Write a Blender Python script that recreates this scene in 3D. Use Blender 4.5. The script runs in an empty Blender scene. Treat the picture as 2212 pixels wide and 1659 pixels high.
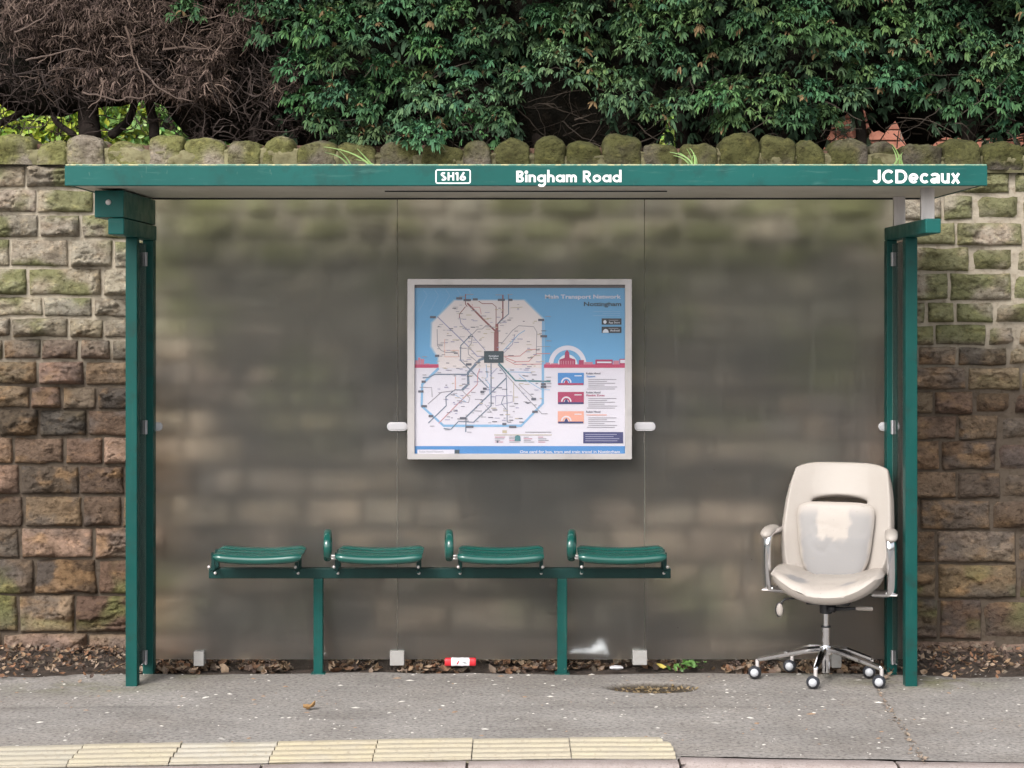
import bpy, math, random
import numpy as np
from math import radians, sin, cos, pi, sqrt

random.seed(7)
rng = np.random.default_rng(11)
S = bpy.context.scene
COL = S.collection

# ------------------------------------------------------------------ camera
D0, F, VX, VY, EYE = 9.0, 3960.0, 1106.0, 673.0, 1.76
cam_d = bpy.data.cameras.new('camera')
cam = bpy.data.objects.new('camera', cam_d)
COL.objects.link(cam)
cam.location = (0, -D0, EYE)
cam.rotation_euler = (radians(90), 0, 0)
cam_d.sensor_width = 36
cam_d.lens = F / 2212 * 36
cam_d.shift_y = -(829.5 - VY) / 2212
cam_d.clip_end = 2000
S.camera = cam

# ------------------------------------------------------------------ light
W = bpy.data.worlds.new('World')
S.world = W
W.use_nodes = True
wn, wl = W.node_tree.nodes, W.node_tree.links
bg = wn['Background']
sky = wn.new('ShaderNodeTexSky')
sky.sky_type = 'NISHITA'
sky.sun_disc = False
sky.sun_elevation = radians(41)
sky.sun_rotation = radians(208)
sky.dust_density = 4.0
sky.air_density = 1.2
hs = wn.new('ShaderNodeHueSaturation')
hs.inputs['Saturation'].default_value = 0.25
wl.new(sky.outputs[0], hs.inputs['Color'])
wl.new(hs.outputs[0], bg.inputs[0])
bg.inputs[1].default_value = 0.14
sun_d = bpy.data.lights.new('sun', 'SUN')
sun_d.energy = 1.05
sun_d.angle = radians(18)
sun_d.color = (1.0, 0.965, 0.92)
sun = bpy.data.objects.new('sun', sun_d)
COL.objects.link(sun)
sun.rotation_euler = (radians(49), 0, radians(-28))
S.view_settings.view_transform = 'Standard'
S.view_settings.look = 'None'
S.view_settings.exposure = 0.95
S.view_settings.gamma = 1.0


# ------------------------------------------------------------------ helpers
def PX(x, Y):
    return (x - VX) * (D0 + Y) / F


def PZ(y, Y):
    return EYE - (y - VY) * (D0 + Y) / F


def P(x, y, Y):
    return (PX(x, Y), Y, PZ(y, Y))


def GY(y):                       # depth of a point on the ground seen at picture row y
    return EYE * F / (y - VY) - D0


def _h(ix, iy, iz, seed):
    n = (ix * 374761393 + iy * 668265263 + iz * 1274126177 + seed * 974634777) & 0xFFFFFFFF
    n = ((n ^ (n >> 13)) * 1274126177) & 0xFFFFFFFF
    n = (n ^ (n >> 16)) & 0xFFFFFFFF
    return n / 4294967295.0


def vnoise(x, y, z, seed=0):
    x, y, z = np.broadcast_arrays(np.asarray(x, float), np.asarray(y, float), np.asarray(z, float))
    fx, fy, fz = np.floor(x), np.floor(y), np.floor(z)
    ix, iy, iz = fx.astype(np.int64), fy.astype(np.int64), fz.astype(np.int64)
    tx, ty, tz = x - fx, y - fy, z - fz
    tx, ty, tz = [t * t * (3 - 2 * t) for t in (tx, ty, tz)]
    r = 0
    for dx in (0, 1):
        for dy in (0, 1):
            for dz in (0, 1):
                w = (tx if dx else 1 - tx) * (ty if dy else 1 - ty) * (tz if dz else 1 - tz)
                r = r + w * _h(ix + dx, iy + dy, iz + dz, seed)
    return r


def fbm(x, y, z, seed=0, oct=4):
    r, a, t = 0, 1.0, 0
    x, y, z = np.asarray(x, float), np.asarray(y, float), np.asarray(z, float)
    for o in range(oct):
        r = r + a * vnoise(x, y, z, seed + o * 17)
        t += a
        a *= 0.5
        x, y, z = x * 2.03, y * 2.03, z * 2.03
    return r / t


def sstep(a, b, x):
    t = np.clip((np.asarray(x, float) - a) / (b - a), 0, 1)
    return t * t * (3 - 2 * t)


ORG = {}


def empty(name, label, cat, loc=(0, 0, 0), rz=0, group=None):
    o = bpy.data.objects.new(name, None)
    o.empty_display_size = 0.1
    COL.objects.link(o)
    o.location = loc
    o.rotation_euler = (0, 0, rz)
    ORG[o.name] = np.array(loc, float)
    tag(o, label, cat, group)
    return o


def tag(o, label=None, cat=None, group=None, kind=None):
    if label:
        o['label'] = label
    if cat:
        o['category'] = cat
    if group:
        o['group'] = group
    if kind:
        o['kind'] = kind
    return o


class MB:
    """collects shapes and links them as ONE mesh object"""

    def __init__(s):
        s.v, s.f, s.c, s.n = [], [], [], 0

    def add(s, v, faces, mat=0, col=None):
        v = np.asarray(v, float).reshape(-1, 3)
        if isinstance(faces, np.ndarray):
            groups = [faces]
        else:
            d = {}
            for f in faces:
                d.setdefault(len(f), []).append(f)
            groups = [np.array(g) for g in d.values()]
        for g in groups:
            s.f.append((g + s.n, mat))
        s.v.append(v)
        if col is None:
            col = (1, 1, 1)
        col = np.asarray(col, float)
        if col.ndim == 1:
            col = np.tile(col, (len(v), 1))
        s.c.append(col)
        s.n += len(v)
        return s

    def box(s, x0, x1, y0, y1, z0, z1, mat=0, col=None):
        v = [(x, y, z) for z in (z0, z1) for y in (y0, y1) for x in (x0, x1)]
        return s.add(v, [(0, 2, 3, 1), (4, 5, 7, 6), (0, 1, 5, 4), (2, 6, 7, 3), (0, 4, 6, 2), (1, 3, 7, 5)], mat, col)

    def tube(s, pts, r, n=8, mat=0, col=None, sx=1.0, caps=True):
        pts = np.asarray(pts, float)
        m = len(pts)
        rr = np.full(m, r, float) if np.isscalar(r) else np.asarray(r, float)
        t = np.gradient(pts, axis=0)
        t /= np.linalg.norm(t, axis=1)[:, None] + 1e-9
        up = np.array((0, 0, 1.0)) if abs(t[0][2]) < 0.9 else np.array((1.0, 0, 0))
        vs = []
        a = np.cross(t[0], up)
        a /= np.linalg.norm(a)
        for i in range(m):
            a = a - t[i] * a.dot(t[i])
            a /= np.linalg.norm(a) + 1e-9
            b = np.cross(t[i], a)
            for k in range(n):
                q = 2 * pi * (k + 0.5) / n
                vs.append(pts[i] + rr[i] * (cos(q) * a * sx + sin(q) * b))
        fs = [(i * n + k, i * n + (k + 1) % n, (i + 1) * n + (k + 1) % n, (i + 1) * n + k) for i in range(m - 1) for k in range(n)]
        if caps:
            fs.append(tuple(range(n))[::-1])
            fs.append(tuple((m - 1) * n + k for k in range(n)))
        return s.add(vs, fs, mat, col)

    def ball(s, c, r, mat=0, n=14, sc=(1, 1, 1), col=None):
        vs, fs = [], []
        m = n // 2
        for i in range(m + 1):
            th = pi * i / m
            for k in range(n):
                ph = 2 * pi * k / n
                vs.append((c[0] + r * sc[0] * sin(th) * cos(ph), c[1] + r * sc[1] * sin(th) * sin(ph), c[2] + r * sc[2] * cos(th)))
        for i in range(m):
            for k in range(n):
                fs.append((i * n + k, (i + 1) * n + k, (i + 1) * n + (k + 1) % n, i * n + (k + 1) % n))
        return s.add(vs, fs, mat, col)

    def grid(s, X, Y, Z, mat=0, col=None, mask=None, flip=False):
        nu, nv = X.shape
        v = np.stack([X, Y, Z], -1).reshape(-1, 3)
        i, j = np.meshgrid(np.arange(nu - 1), np.arange(nv - 1), indexing='ij')
        a = i * nv + j
        f = np.stack([a, a + nv, a + nv + 1, a + 1], -1).reshape(-1, 4)
        if mask is not None:
            f = f[mask.reshape(-1)]
        if flip:
            f = f[:, ::-1]
        return s.add(v, f, mat, col)

    def prism(s, poly, y0, y1, mat=0, col=None):     # an x-z outline given a thickness along y
        n = len(poly)
        v = [(x, y0, z) for x, z in poly] + [(x, y1, z) for x, z in poly]
        f = [tuple(range(n)), tuple(range(2 * n - 1, n - 1, -1))]
        f += [(k, n + k, n + (k + 1) % n, (k + 1) % n) for k in range(n)]
        return s.add(v, f, mat, col)

    def build(s, name, mats, parent=None, smooth=False, bevel=0, seg=2, subsurf=0, solid=0, local=False, angle=30):
        V = np.concatenate(s.v)
        C = np.concatenate(s.c)
        if parent is not None:
            org = ORG[parent.name]
            if not local:
                V = V - org
        me = bpy.data.meshes.new(name)
        me.vertices.add(len(V))
        me.vertices.foreach_set('co', V.ravel())
        sizes = np.concatenate([np.full(len(f), f.shape[1]) for f, m in s.f])
        loops = np.concatenate([f.ravel() for f, m in s.f])
        mi = np.concatenate([np.full(len(f), m) for f, m in s.f])
        me.loops.add(len(loops))
        me.polygons.add(len(sizes))
        me.polygons.foreach_set('loop_start', np.concatenate([[0], np.cumsum(sizes)[:-1]]).astype(np.int32))
        me.loops.foreach_set('vertex_index', loops.astype(np.int32))
        me.polygons.foreach_set('material_index', mi.astype(np.int32))
        me.polygons.foreach_set('use_smooth', np.full(len(sizes), bool(smooth)))
        at = me.attributes.new('Col', 'FLOAT_COLOR', 'POINT')
        at.data.foreach_set('color', np.concatenate([C, np.ones((len(C), 1))], 1).ravel())
        me.update(calc_edges=True)
        me.validate()
        o = bpy.data.objects.new(name, me)
        COL.objects.link(o)
        for m in (mats if isinstance(mats, (list, tuple)) else [mats]):
            me.materials.append(m)
        if parent is not None:
            o.parent = parent
            ORG[o.name] = ORG[parent.name]
        else:
            ORG[o.name] = np.zeros(3)
        if solid:
            md = o.modifiers.new('solid', 'SOLIDIFY')
            md.thickness = solid
            md.offset = 0
        if bevel:
            md = o.modifiers.new('bevel', 'BEVEL')
            md.width = bevel
            md.segments = seg
            md.limit_method = 'ANGLE'
            md.angle_limit = radians(angle)
        if subsurf:
            md = o.modifiers.new('sub', 'SUBSURF')
            md.levels = subsurf
            md.render_levels = subsurf
        return o


def ring_rect(x0, x1, z0, z1, r, n=5):
    pts = []
    for cx, cz, a0 in ((x1 - r, z1 - r, 0), (x0 + r, z1 - r, 90), (x0 + r, z0 + r, 180), (x1 - r, z0 + r, 270)):
        for k in range(n + 1):
            a = radians(a0 + 90 * k / n)
            pts.append((cx + r * cos(a), cz + r * sin(a)))
    return pts


# ------------------------------------------------------------------ materials
def mat(name, base=(0.5, 0.5, 0.5), rough=0.5, metal=0.0, spec=0.5, vcol=False, noise=None, bump=None, coat=0.0, rvar=0.0, sheen=0.0):
    """noise: list of (scale, (r,g,b), lo, hi, detail) blotches laid over the base; bump: list of (scale, strength, distance)"""
    m = bpy.data.materials.new(name)
    m.use_nodes = True
    nt = m.node_tree
    N, L = nt.nodes, nt.links
    b = N['Principled BSDF']
    b.inputs['Roughness'].default_value = rough
    b.inputs['Metallic'].default_value = metal
    b.inputs['Specular IOR Level'].default_value = spec
    b.inputs['Coat Weight'].default_value = coat
    b.inputs['Coat Roughness'].default_value = 0.08
    tc = N.new('ShaderNodeTexCoord')
    if vcol:
        a = N.new('ShaderNodeAttribute')
        a.attribute_name = 'Col'
        cur = a.outputs['Color']
        if base != (1, 1, 1):
            mx = N.new('ShaderNodeMix')
            mx.data_type = 'RGBA'
            mx.blend_type = 'MULTIPLY'
            mx.inputs[0].default_value = 1
            L.new(cur, mx.inputs[6])
            mx.inputs[7].default_value = (*base, 1)
            cur = mx.outputs[2]
    else:
        rgb = N.new('ShaderNodeRGB')
        rgb.outputs[0].default_value = (*base, 1)
        cur = rgb.outputs[0]
    for it in noise or []:
        sc, c, lo, hi = it[:4]
        stretch = it[4] if len(it) > 4 else (1, 1, 1)
        mode = it[5] if len(it) > 5 else 'MIX'
        mp = N.new('ShaderNodeMapping')
        mp.inputs['Scale'].default_value = stretch
        L.new(tc.outputs['Object'], mp.inputs[0])
        nz = N.new('ShaderNodeTexNoise')
        nz.inputs['Scale'].default_value = sc
        nz.inputs['Detail'].default_value = 5
        nz.inputs['Roughness'].default_value = 0.6
        L.new(mp.outputs[0], nz.inputs['Vector'])
        mr = N.new('ShaderNodeMapRange')
        mr.inputs[1].default_value = lo
        mr.inputs[2].default_value = hi
        L.new(nz.outputs['Fac'], mr.inputs[0])
        mx = N.new('ShaderNodeMix')
        mx.data_type = 'RGBA'
        mx.blend_type = mode
        L.new(mr.outputs[0], mx.inputs[0])
        L.new(cur, mx.inputs[6])
        mx.inputs[7].default_value = (*c, 1)
        cur = mx.outputs[2]
    L.new(cur, b.inputs['Base Color'])
    if rvar:
        nz = N.new('ShaderNodeTexNoise')
        nz.inputs['Scale'].default_value = 14
        nz.inputs['Detail'].default_value = 6
        L.new(tc.outputs['Object'], nz.inputs['Vector'])
        mr = N.new('ShaderNodeMapRange')
        mr.inputs[1].default_value = 0.3
        mr.inputs[2].default_value = 0.7
        mr.inputs[3].default_value = max(0.02, rough - rvar)
        mr.inputs[4].default_value = min(1, rough + rvar)
        L.new(nz.outputs['Fac'], mr.inputs[0])
        L.new(mr.outputs[0], b.inputs['Roughness'])
    prev = None
    for sc, st, dist in bump or []:
        nz = N.new('ShaderNodeTexNoise')
        nz.inputs['Scale'].default_value = sc
        nz.inputs['Detail'].default_value = 6
        nz.inputs['Roughness'].default_value = 0.65
        L.new(tc.outputs['Object'], nz.inputs['Vector'])
        bp = N.new('ShaderNodeBump')
        bp.inputs['Strength'].default_value = st
        bp.inputs['Distance'].default_value = dist
        L.new(nz.outputs['Fac'], bp.inputs['Height'])
        if prev:
            L.new(prev, bp.inputs['Normal'])
        prev = bp.outputs[0]
    if prev:
        L.new(prev, b.inputs['Normal'])
    return m


M = {}
M['green'] = mat('green_paint', (0.0065, 0.082, 0.073), 0.42, spec=0.22, rvar=0.1,
                 noise=[(3, (0.009, 0.100, 0.090), 0.4, 0.7), (160, (0.08, 0.16, 0.14), 0.70, 0.75), (9, (0.012, 0.06, 0.054), 0.55, 0.75), (7, (0.045, 0.135, 0.118), 0.58, 0.78, (1, 1, 7)), (24, (0.10, 0.17, 0.14), 0.66, 0.74, (1.6, 1, .5))], bump=[(60, 0.05, 0.002)])
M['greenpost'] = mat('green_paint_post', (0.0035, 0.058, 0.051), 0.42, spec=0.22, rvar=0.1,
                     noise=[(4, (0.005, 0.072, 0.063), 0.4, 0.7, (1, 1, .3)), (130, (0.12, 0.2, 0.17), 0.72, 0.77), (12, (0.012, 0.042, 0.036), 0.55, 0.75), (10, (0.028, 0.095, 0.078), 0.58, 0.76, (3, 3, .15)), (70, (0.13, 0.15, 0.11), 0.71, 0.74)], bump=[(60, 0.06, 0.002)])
M['gloss'] = mat('green_gloss_coating', (0.005, 0.070, 0.056), 0.15, spec=0.6, coat=0.3,
                 noise=[(20, (0.008, 0.085, 0.072), 0.5, 0.8)], bump=[(40, 0.05, 0.003)])
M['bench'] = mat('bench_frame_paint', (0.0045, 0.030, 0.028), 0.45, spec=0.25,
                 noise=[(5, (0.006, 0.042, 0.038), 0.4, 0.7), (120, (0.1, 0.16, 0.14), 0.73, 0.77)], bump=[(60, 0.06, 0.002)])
M['lichen'] = mat('lichened_edge', (0.16, 0.30, 0.22), 0.7, noise=[(30, (0.48, 0.46, 0.26), 0.45, 0.6), (80, (0.1, 0.22, 0.17), 0.55, 0.7)])
M['white'] = mat('white_lettering', (0.86, 0.86, 0.86), 0.5)
M['soffit'] = mat('soffit_sheet', (0.66, 0.61, 0.53), 0.45, noise=[(4, (0.58, 0.53, 0.45), 0.4, 0.7), (30, (0.28, 0.25, 0.2), 0.62, 0.8)])
M['dark'] = mat('dark_gap', (0.012, 0.012, 0.012), 0.8)
M['rubber'] = mat('black_rubber', (0.018, 0.018, 0.022), 0.45)
M['steel'] = mat('brushed_steel', (0.66, 0.62, 0.61), 0.45, metal=0.45, noise=[(18, (0.5, 0.47, 0.46), 0.45, 0.7, (1, 1, .2))])
M['alu'] = mat('anodised_aluminium', (0.44, 0.415, 0.415), 0.42, metal=0.3, noise=[(8, (0.36, 0.34, 0.34), 0.5, 0.75)], bump=[(90, 0.03, 0.001)])
M['clamp'] = mat('clamp_metal', (0.50, 0.49, 0.51), 0.4, metal=0.25)
M['foot'] = mat('cast_foot_block', (0.33, 0.32, 0.31), 0.6, metal=0.1, noise=[(40, (0.3, 0.28, 0.26), 0.5, 0.7)], bump=[(80, 0.2, 0.002)])
M['beamside'] = mat('beam_grimy_paint', (0.024, 0.075, 0.06), 0.3, noise=[(6, (0.08, 0.085, 0.06), 0.4, 0.65)])
M['chrome'] = mat('chrome', (0.82, 0.82, 0.84), 0.09, metal=1.0)
M['leather'] = mat('cream_vinyl', (0.358, 0.322, 0.292), 0.45, spec=0.35, noise=[(5, (0.35, 0.312, 0.28), 0.45, 0.7), (60, (0.31, 0.27, 0.235), 0.64, 0.8)], bump=[(140, 0.08, 0.002), (18, 0.12, 0.01)])
M['worn'] = mat('worn_vinyl', (1, 1, 1), 0.50, vcol=True, noise=[(90, (0.25, 0.225, 0.20), 0.62, 0.74)], bump=[(70, 0.16, 0.003)])
M['casterdark'] = mat('caster_plastic', (0.03, 0.032, 0.04), 0.4)
M['capwhite'] = mat('caster_cap', (0.46, 0.47, 0.50), 0.3)
M['stone'] = mat('rockfaced_sandstone', (1, 1, 1), 0.9, spec=0.2, vcol=True,
                 noise=[(11, (0.55, 0.53, 0.51), 0.5, 0.70, (1, 1, 1.4), 'MULTIPLY'), (34, (0.40, 0.37, 0.34), 0.50, 0.70, (1, 1, 1.6), 'MULTIPLY'), (22, (1.5, 1.44, 1.34), 0.55, 0.70, (1, 1, 1.5), 'MULTIPLY')],
                 bump=[(18, 0.8, 0.035), (75, 0.75, 0.012), (220, 0.4, 0.004)])
M['mortar'] = mat('lime_mortar', (1, 1, 1), 0.95, spec=0.1, vcol=True, noise=[(30, (0.6, 0.55, 0.5), 0.5, 0.75, (1, 1, 1), 'MULTIPLY')], bump=[(60, 0.6, 0.01)])
M['soil'] = mat('dark_soil', (0.045, 0.032, 0.024), 0.95, noise=[(25, (0.09, 0.06, 0.045), 0.5, 0.7)], bump=[(50, 0.8, 0.02)])
M['leafbrown'] = mat('dead_leaves', (1, 1, 1), 0.8, spec=0.2, vcol=True)
M['foliage'] = mat('cypress_foliage', (1, 1, 1), 0.62, spec=0.18, vcol=True)
M['deadtwig'] = mat('dead_cypress_twigs', (1, 1, 1), 0.85, spec=0.15, vcol=True)
M['core'] = mat('dark_blocking_core', (0.016, 0.015, 0.012), 0.95, spec=0.05, noise=[(14, (0.028, 0.022, 0.016), 0.5, 0.7)], bump=[(30, 1, .05)])  # near-black, so the added hedge cores read as deep shade
M['bark'] = mat('bark', (0.030, 0.024, 0.021), 0.95, spec=0.1, noise=[(20, (0.06, 0.045, 0.04), 0.5, 0.75, (1, 1, .2))], bump=[(30, 0.8, 0.01)])
M['shrub'] = mat('bright_shrub_leaves', (1, 1, 1), 0.4, spec=0.4, vcol=True)
M['brick'] = mat('orange_brick', (1, 1, 1), 0.9, vcol=True, noise=[(20, (0.6, 0.55, 0.5), 0.5, 0.75, (1, 1, 1), 'MULTIPLY')])
M['tactile'] = mat('tactile_concrete', (0.43, 0.355, 0.215), 0.85, spec=0.2,
                   noise=[(6, (0.37, 0.33, 0.26), 0.4, 0.65), (60, (0.29, 0.25, 0.19), 0.55, 0.75), (150, (0.52, 0.46, 0.33), 0.6, 0.8)], bump=[(140, 0.5, 0.004)])
M['kerb'] = mat('granite_kerb', (0.33, 0.28, 0.265), 0.85, spec=0.2,
                noise=[(8, (0.27, 0.22, 0.205), 0.45, 0.7), (120, (0.20, 0.165, 0.15), 0.55, 0.7), (190, (0.46, 0.42, 0.40), 0.6, 0.75)], bump=[(90, 0.7, 0.006)])
M['road'] = mat('road_asphalt', (0.17, 0.17, 0.165), 0.9, noise=[(120, (0.12, 0.12, 0.12), 0.5, 0.7)], bump=[(150, 0.6, 0.005)])
M['grass'] = mat('grass_blades', (1, 1, 1), 0.5, vcol=True)
M['red'] = mat('red_card', (0.55, 0.025, 0.035), 0.4)
M['paper'] = mat('white_paper', (0.78, 0.77, 0.80), 0.6)
M['plastic'] = mat('white_plastic', (0.86, 0.86, 0.92), 0.4)
M['grit'] = mat('pale_grit', (1, 1, 1), 0.8, vcol=True)
M['garden'] = mat('garden_soil', (0.10, 0.055, 0.035), 0.95, noise=[(20, (0.05, 0.03, 0.02), 0.45, 0.7)], bump=[(40, 0.7, .02)])


M['seam'] = mat('panel_seam', (0.15, 0.14, 0.12), 0.6, noise=[(2, (0.05, 0.046, 0.036), 0.40, 0.55, (1, 1, 1))])
M['seal'] = mat('glass_edge', (0.14, 0.22, 0.19), 0.3)


def pavement_mat():
    m = mat('worn_asphalt', (1, 1, 1), 0.88, spec=0.25, vcol=True,
            noise=[(1.6, (0.88, 0.86, 0.84), 0.45, 0.65, (1, 1, 1), 'MULTIPLY'), (60, (0.52, 0.51, 0.51), 0.5, 0.64, (1, 1, 1), 'MULTIPLY'),
                   (120, (1.55, 1.52, 1.48), 0.56, 0.66, (1, 1, 1), 'MULTIPLY'), (26, (1.22, 1.21, 1.19), 0.50, 0.68, (1, 1, 1), 'MULTIPLY')],
            bump=[(160, 0.55, 0.004), (30, 0.25, 0.006)])
    nt = m.node_tree
    N, L = nt.nodes, nt.links
    b = N['Principled BSDF']
    src = b.inputs['Base Color'].links[0].from_socket
    vo = N.new('ShaderNodeTexVoronoi')
    vo.inputs['Scale'].default_value = 9
    vo.inputs['Randomness'].default_value = 1
    tc = N.new('ShaderNodeTexCoord')
    L.new(tc.outputs['Object'], vo.inputs['Vector'])
    se = N.new('ShaderNodeSeparateColor')
    L.new(vo.outputs['Color'], se.inputs[0])
    mu = N.new('ShaderNodeMath')          # radius differs from cell to cell, most cells none
    mu.operation = 'MULTIPLY_ADD'
    L.new(se.outputs[0], mu.inputs[0])
    mu.inputs[1].default_value = 0.26
    mu.inputs[2].default_value = -0.15
    lt = N.new('ShaderNodeMath')
    lt.operation = 'LESS_THAN'
    L.new(vo.outputs['Distance'], lt.inputs[0])
    L.new(mu.outputs[0], lt.inputs[1])
    fa = N.new('ShaderNodeMath')
    fa.operation = 'MULTIPLY'
    L.new(lt.outputs[0], fa.inputs[0])
    fa.inputs[1].default_value = 0.45
    mx = N.new('ShaderNodeMix')
    mx.data_type = 'RGBA'
    L.new(fa.outputs[0], mx.inputs[0])
    L.new(src, mx.inputs[6])
    mx.inputs[7].default_value = (0.40, 0.385, 0.36, 1)
    L.new(mx.outputs[2], b.inputs['Base Color'])
    return m


M['pave'] = pavement_mat()


def glass_mat(name, rough, dirt_haze, dirt_col, fac=0.3):
    m = bpy.data.materials.new(name)
    m.use_nodes = True
    N, L = m.node_tree.nodes, m.node_tree.links
    b = N['Principled BSDF']
    b.inputs['Base Color'].default_value = (0.93, 0.95, 0.93, 1)
    b.inputs['Transmission Weight'].default_value = 1
    b.inputs['Roughness'].default_value = rough
    b.inputs['IOR'].default_value = 1.34
    out = N['Material Output']
    df = N.new('ShaderNodeBsdfDiffuse')
    df.inputs[0].default_value = (*dirt_col, 1)
    mx = N.new('ShaderNodeMixShader')
    tc = N.new('ShaderNodeTexCoord')
    mp = N.new('ShaderNodeMapping')
    mp.inputs['Scale'].default_value = (5, 1, 0.7)
    L.new(tc.outputs['Object'], mp.inputs[0])
    nz = N.new('ShaderNodeTexNoise')
    nz.inputs['Scale'].default_value = 3
    nz.inputs['Detail'].default_value = 8
    L.new(mp.outputs[0], nz.inputs['Vector'])
    mr = N.new('ShaderNodeMapRange')
    mr.inputs[1].default_value = 0.25
    mr.inputs[2].default_value = 0.75
    mr.inputs[3].default_value = dirt_haze * 0.75
    mr.inputs[4].default_value = dirt_haze * 1.25
    L.new(nz.outputs['Fac'], mr.inputs[0])
    # splashes and specks of dried dirt
    vo = N.new('ShaderNodeTexVoronoi')
    vo.inputs['Scale'].default_value = 11
    L.new(tc.outputs['Object'], vo.inputs['Vector'])
    se = N.new('ShaderNodeSeparateColor')
    L.new(vo.outputs['Color'], se.inputs[0])
    ra = N.new('ShaderNodeMath')
    ra.operation = 'MULTIPLY_ADD'
    L.new(se.outputs[0], ra.inputs[0])
    ra.inputs[1].default_value = 0.16
    ra.inputs[2].default_value = -0.125
    lt = N.new('ShaderNodeMath')
    lt.operation = 'LESS_THAN'
    L.new(vo.outputs['Distance'], lt.inputs[0])
    L.new(ra.outputs[0], lt.inputs[1])
    # vertical run marks
    mp2 = N.new('ShaderNodeMapping')
    mp2.inputs['Scale'].default_value = (16, 1, 0.35)
    L.new(tc.outputs['Object'], mp2.inputs[0])
    n2 = N.new('ShaderNodeTexNoise')
    n2.inputs['Scale'].default_value = 2
    n2.inputs['Detail'].default_value = 6
    L.new(mp2.outputs[0], n2.inputs['Vector'])
    r2 = N.new('ShaderNodeMapRange')
    r2.inputs[1].default_value = 0.56
    r2.inputs[2].default_value = 0.78
    r2.inputs[3].default_value = 0.0
    r2.inputs[4].default_value = 0.045
    L.new(n2.outputs['Fac'], r2.inputs[0])
    a1 = N.new('ShaderNodeMath')
    a1.operation = 'MULTIPLY_ADD'
    L.new(lt.outputs[0], a1.inputs[0])
    a1.inputs[1].default_value = 0.45
    L.new(mr.outputs[0], a1.inputs[2])
    a2 = N.new('ShaderNodeMath')
    a2.operation = 'ADD'
    a2.use_clamp = True
    L.new(a1.outputs[0], a2.inputs[0])
    L.new(r2.outputs[0], a2.inputs[1])
    L.new(a2.outputs[0], mx.inputs[0])
    L.new(b.outputs[0], mx.inputs[1])
    L.new(df.outputs[0], mx.inputs[2])
    L.new(mx.outputs[0], out.inputs[0])
    return m


M['frost'] = glass_mat('scratched_polycarbonate', 0.39, 0.03, (0.30, 0.29, 0.275))


def pane_mat(name, dirt_haze=0.0, ior=1.75):
    m = bpy.data.materials.new(name)
    m.use_nodes = True
    N, L = m.node_tree.nodes, m.node_tree.links
    out = N['Material Output']
    N.remove(N['Principled BSDF'])
    tr = N.new('ShaderNodeBsdfTransparent')
    gl = N.new('ShaderNodeBsdfGlossy')
    gl.inputs['Roughness'].default_value = 0.03
    fr = N.new('ShaderNodeFresnel')
    fr.inputs[0].default_value = ior
    mx = N.new('ShaderNodeMixShader')
    L.new(fr.outputs[0], mx.inputs[0])
    L.new(tr.outputs[0], mx.inputs[1])
    L.new(gl.outputs[0], mx.inputs[2])
    if dirt_haze:
        df = N.new('ShaderNodeBsdfDiffuse')
        df.inputs[0].default_value = (0.85, 0.85, 0.85, 1) if name == 'poster_pane' else (0.3, 0.3, 0.27, 1)  # poster pane: white haze painted over the map; side glass: grey dirt
        m2 = N.new('ShaderNodeMixShader')
        m2.inputs[0].default_value = dirt_haze
        L.new(mx.outputs[0], m2.inputs[1])
        L.new(df.outputs[0], m2.inputs[2])
        mx = m2
    L.new(mx.outputs[0], out.inputs[0])
    return m


M['clear'] = pane_mat('clear_side_glass', 0.05)
M['pane'] = pane_mat('poster_pane', 0.03, 1.25)


def flat(name, rgb255, rough=0.55):
    c = [(v / 255) for v in rgb255]
    lin = tuple((x / 12.92 if x < 0.04045 else ((x + 0.055) / 1.055) ** 2.4) for x in c)
    return mat(name, lin, rough)


# ------------------------------------------------------------------ setting: ground, pavement, road
def slab_back(X):                 # back edge of the tactile slabs along the kerb
    return -1.455 - 0.16 * np.clip((0.3 - np.asarray(X, float)) / 2.36, 0, 2.2) ** 1.3


def kerb_in(X):                   # where paving ends and kerb begins
    X = np.asarray(X, float)
    return np.where(X < 0.655, slab_back(X) - 0.335, -1.735 - 0.075 * (X - 0.65))


HC = (0.652, -0.425, 0.222, 0.135)     # the sunken patch


def pave_h(X, Y):
    h = 0.010 * (fbm(X * 1.3, Y * 1.3, 0, 5, 3) - 0.5) + 0.004 * (fbm(X * 9, Y * 9, 0, 6, 2) - 0.5)
    ang = np.arctan2((Y - HC[1]) / HC[3], (X - HC[0]) / HC[2])
    rad = np.hypot((X - HC[0]) / HC[2], (Y - HC[1]) / HC[3]) * (1 + 0.12 * (vnoise(ang * 1.5, 3, 0, 4) - 0.5))
    h = h - 0.020 * (1 - sstep(0.80, 1.02, rad))
    back = 0.13 * (fbm(X * 2.6, 0, 0, 9, 4) - 0.5) - 0.012
    h = h - 0.02 * sstep(-0.10, 0.02, Y - back * 0.7)
    return h


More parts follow.
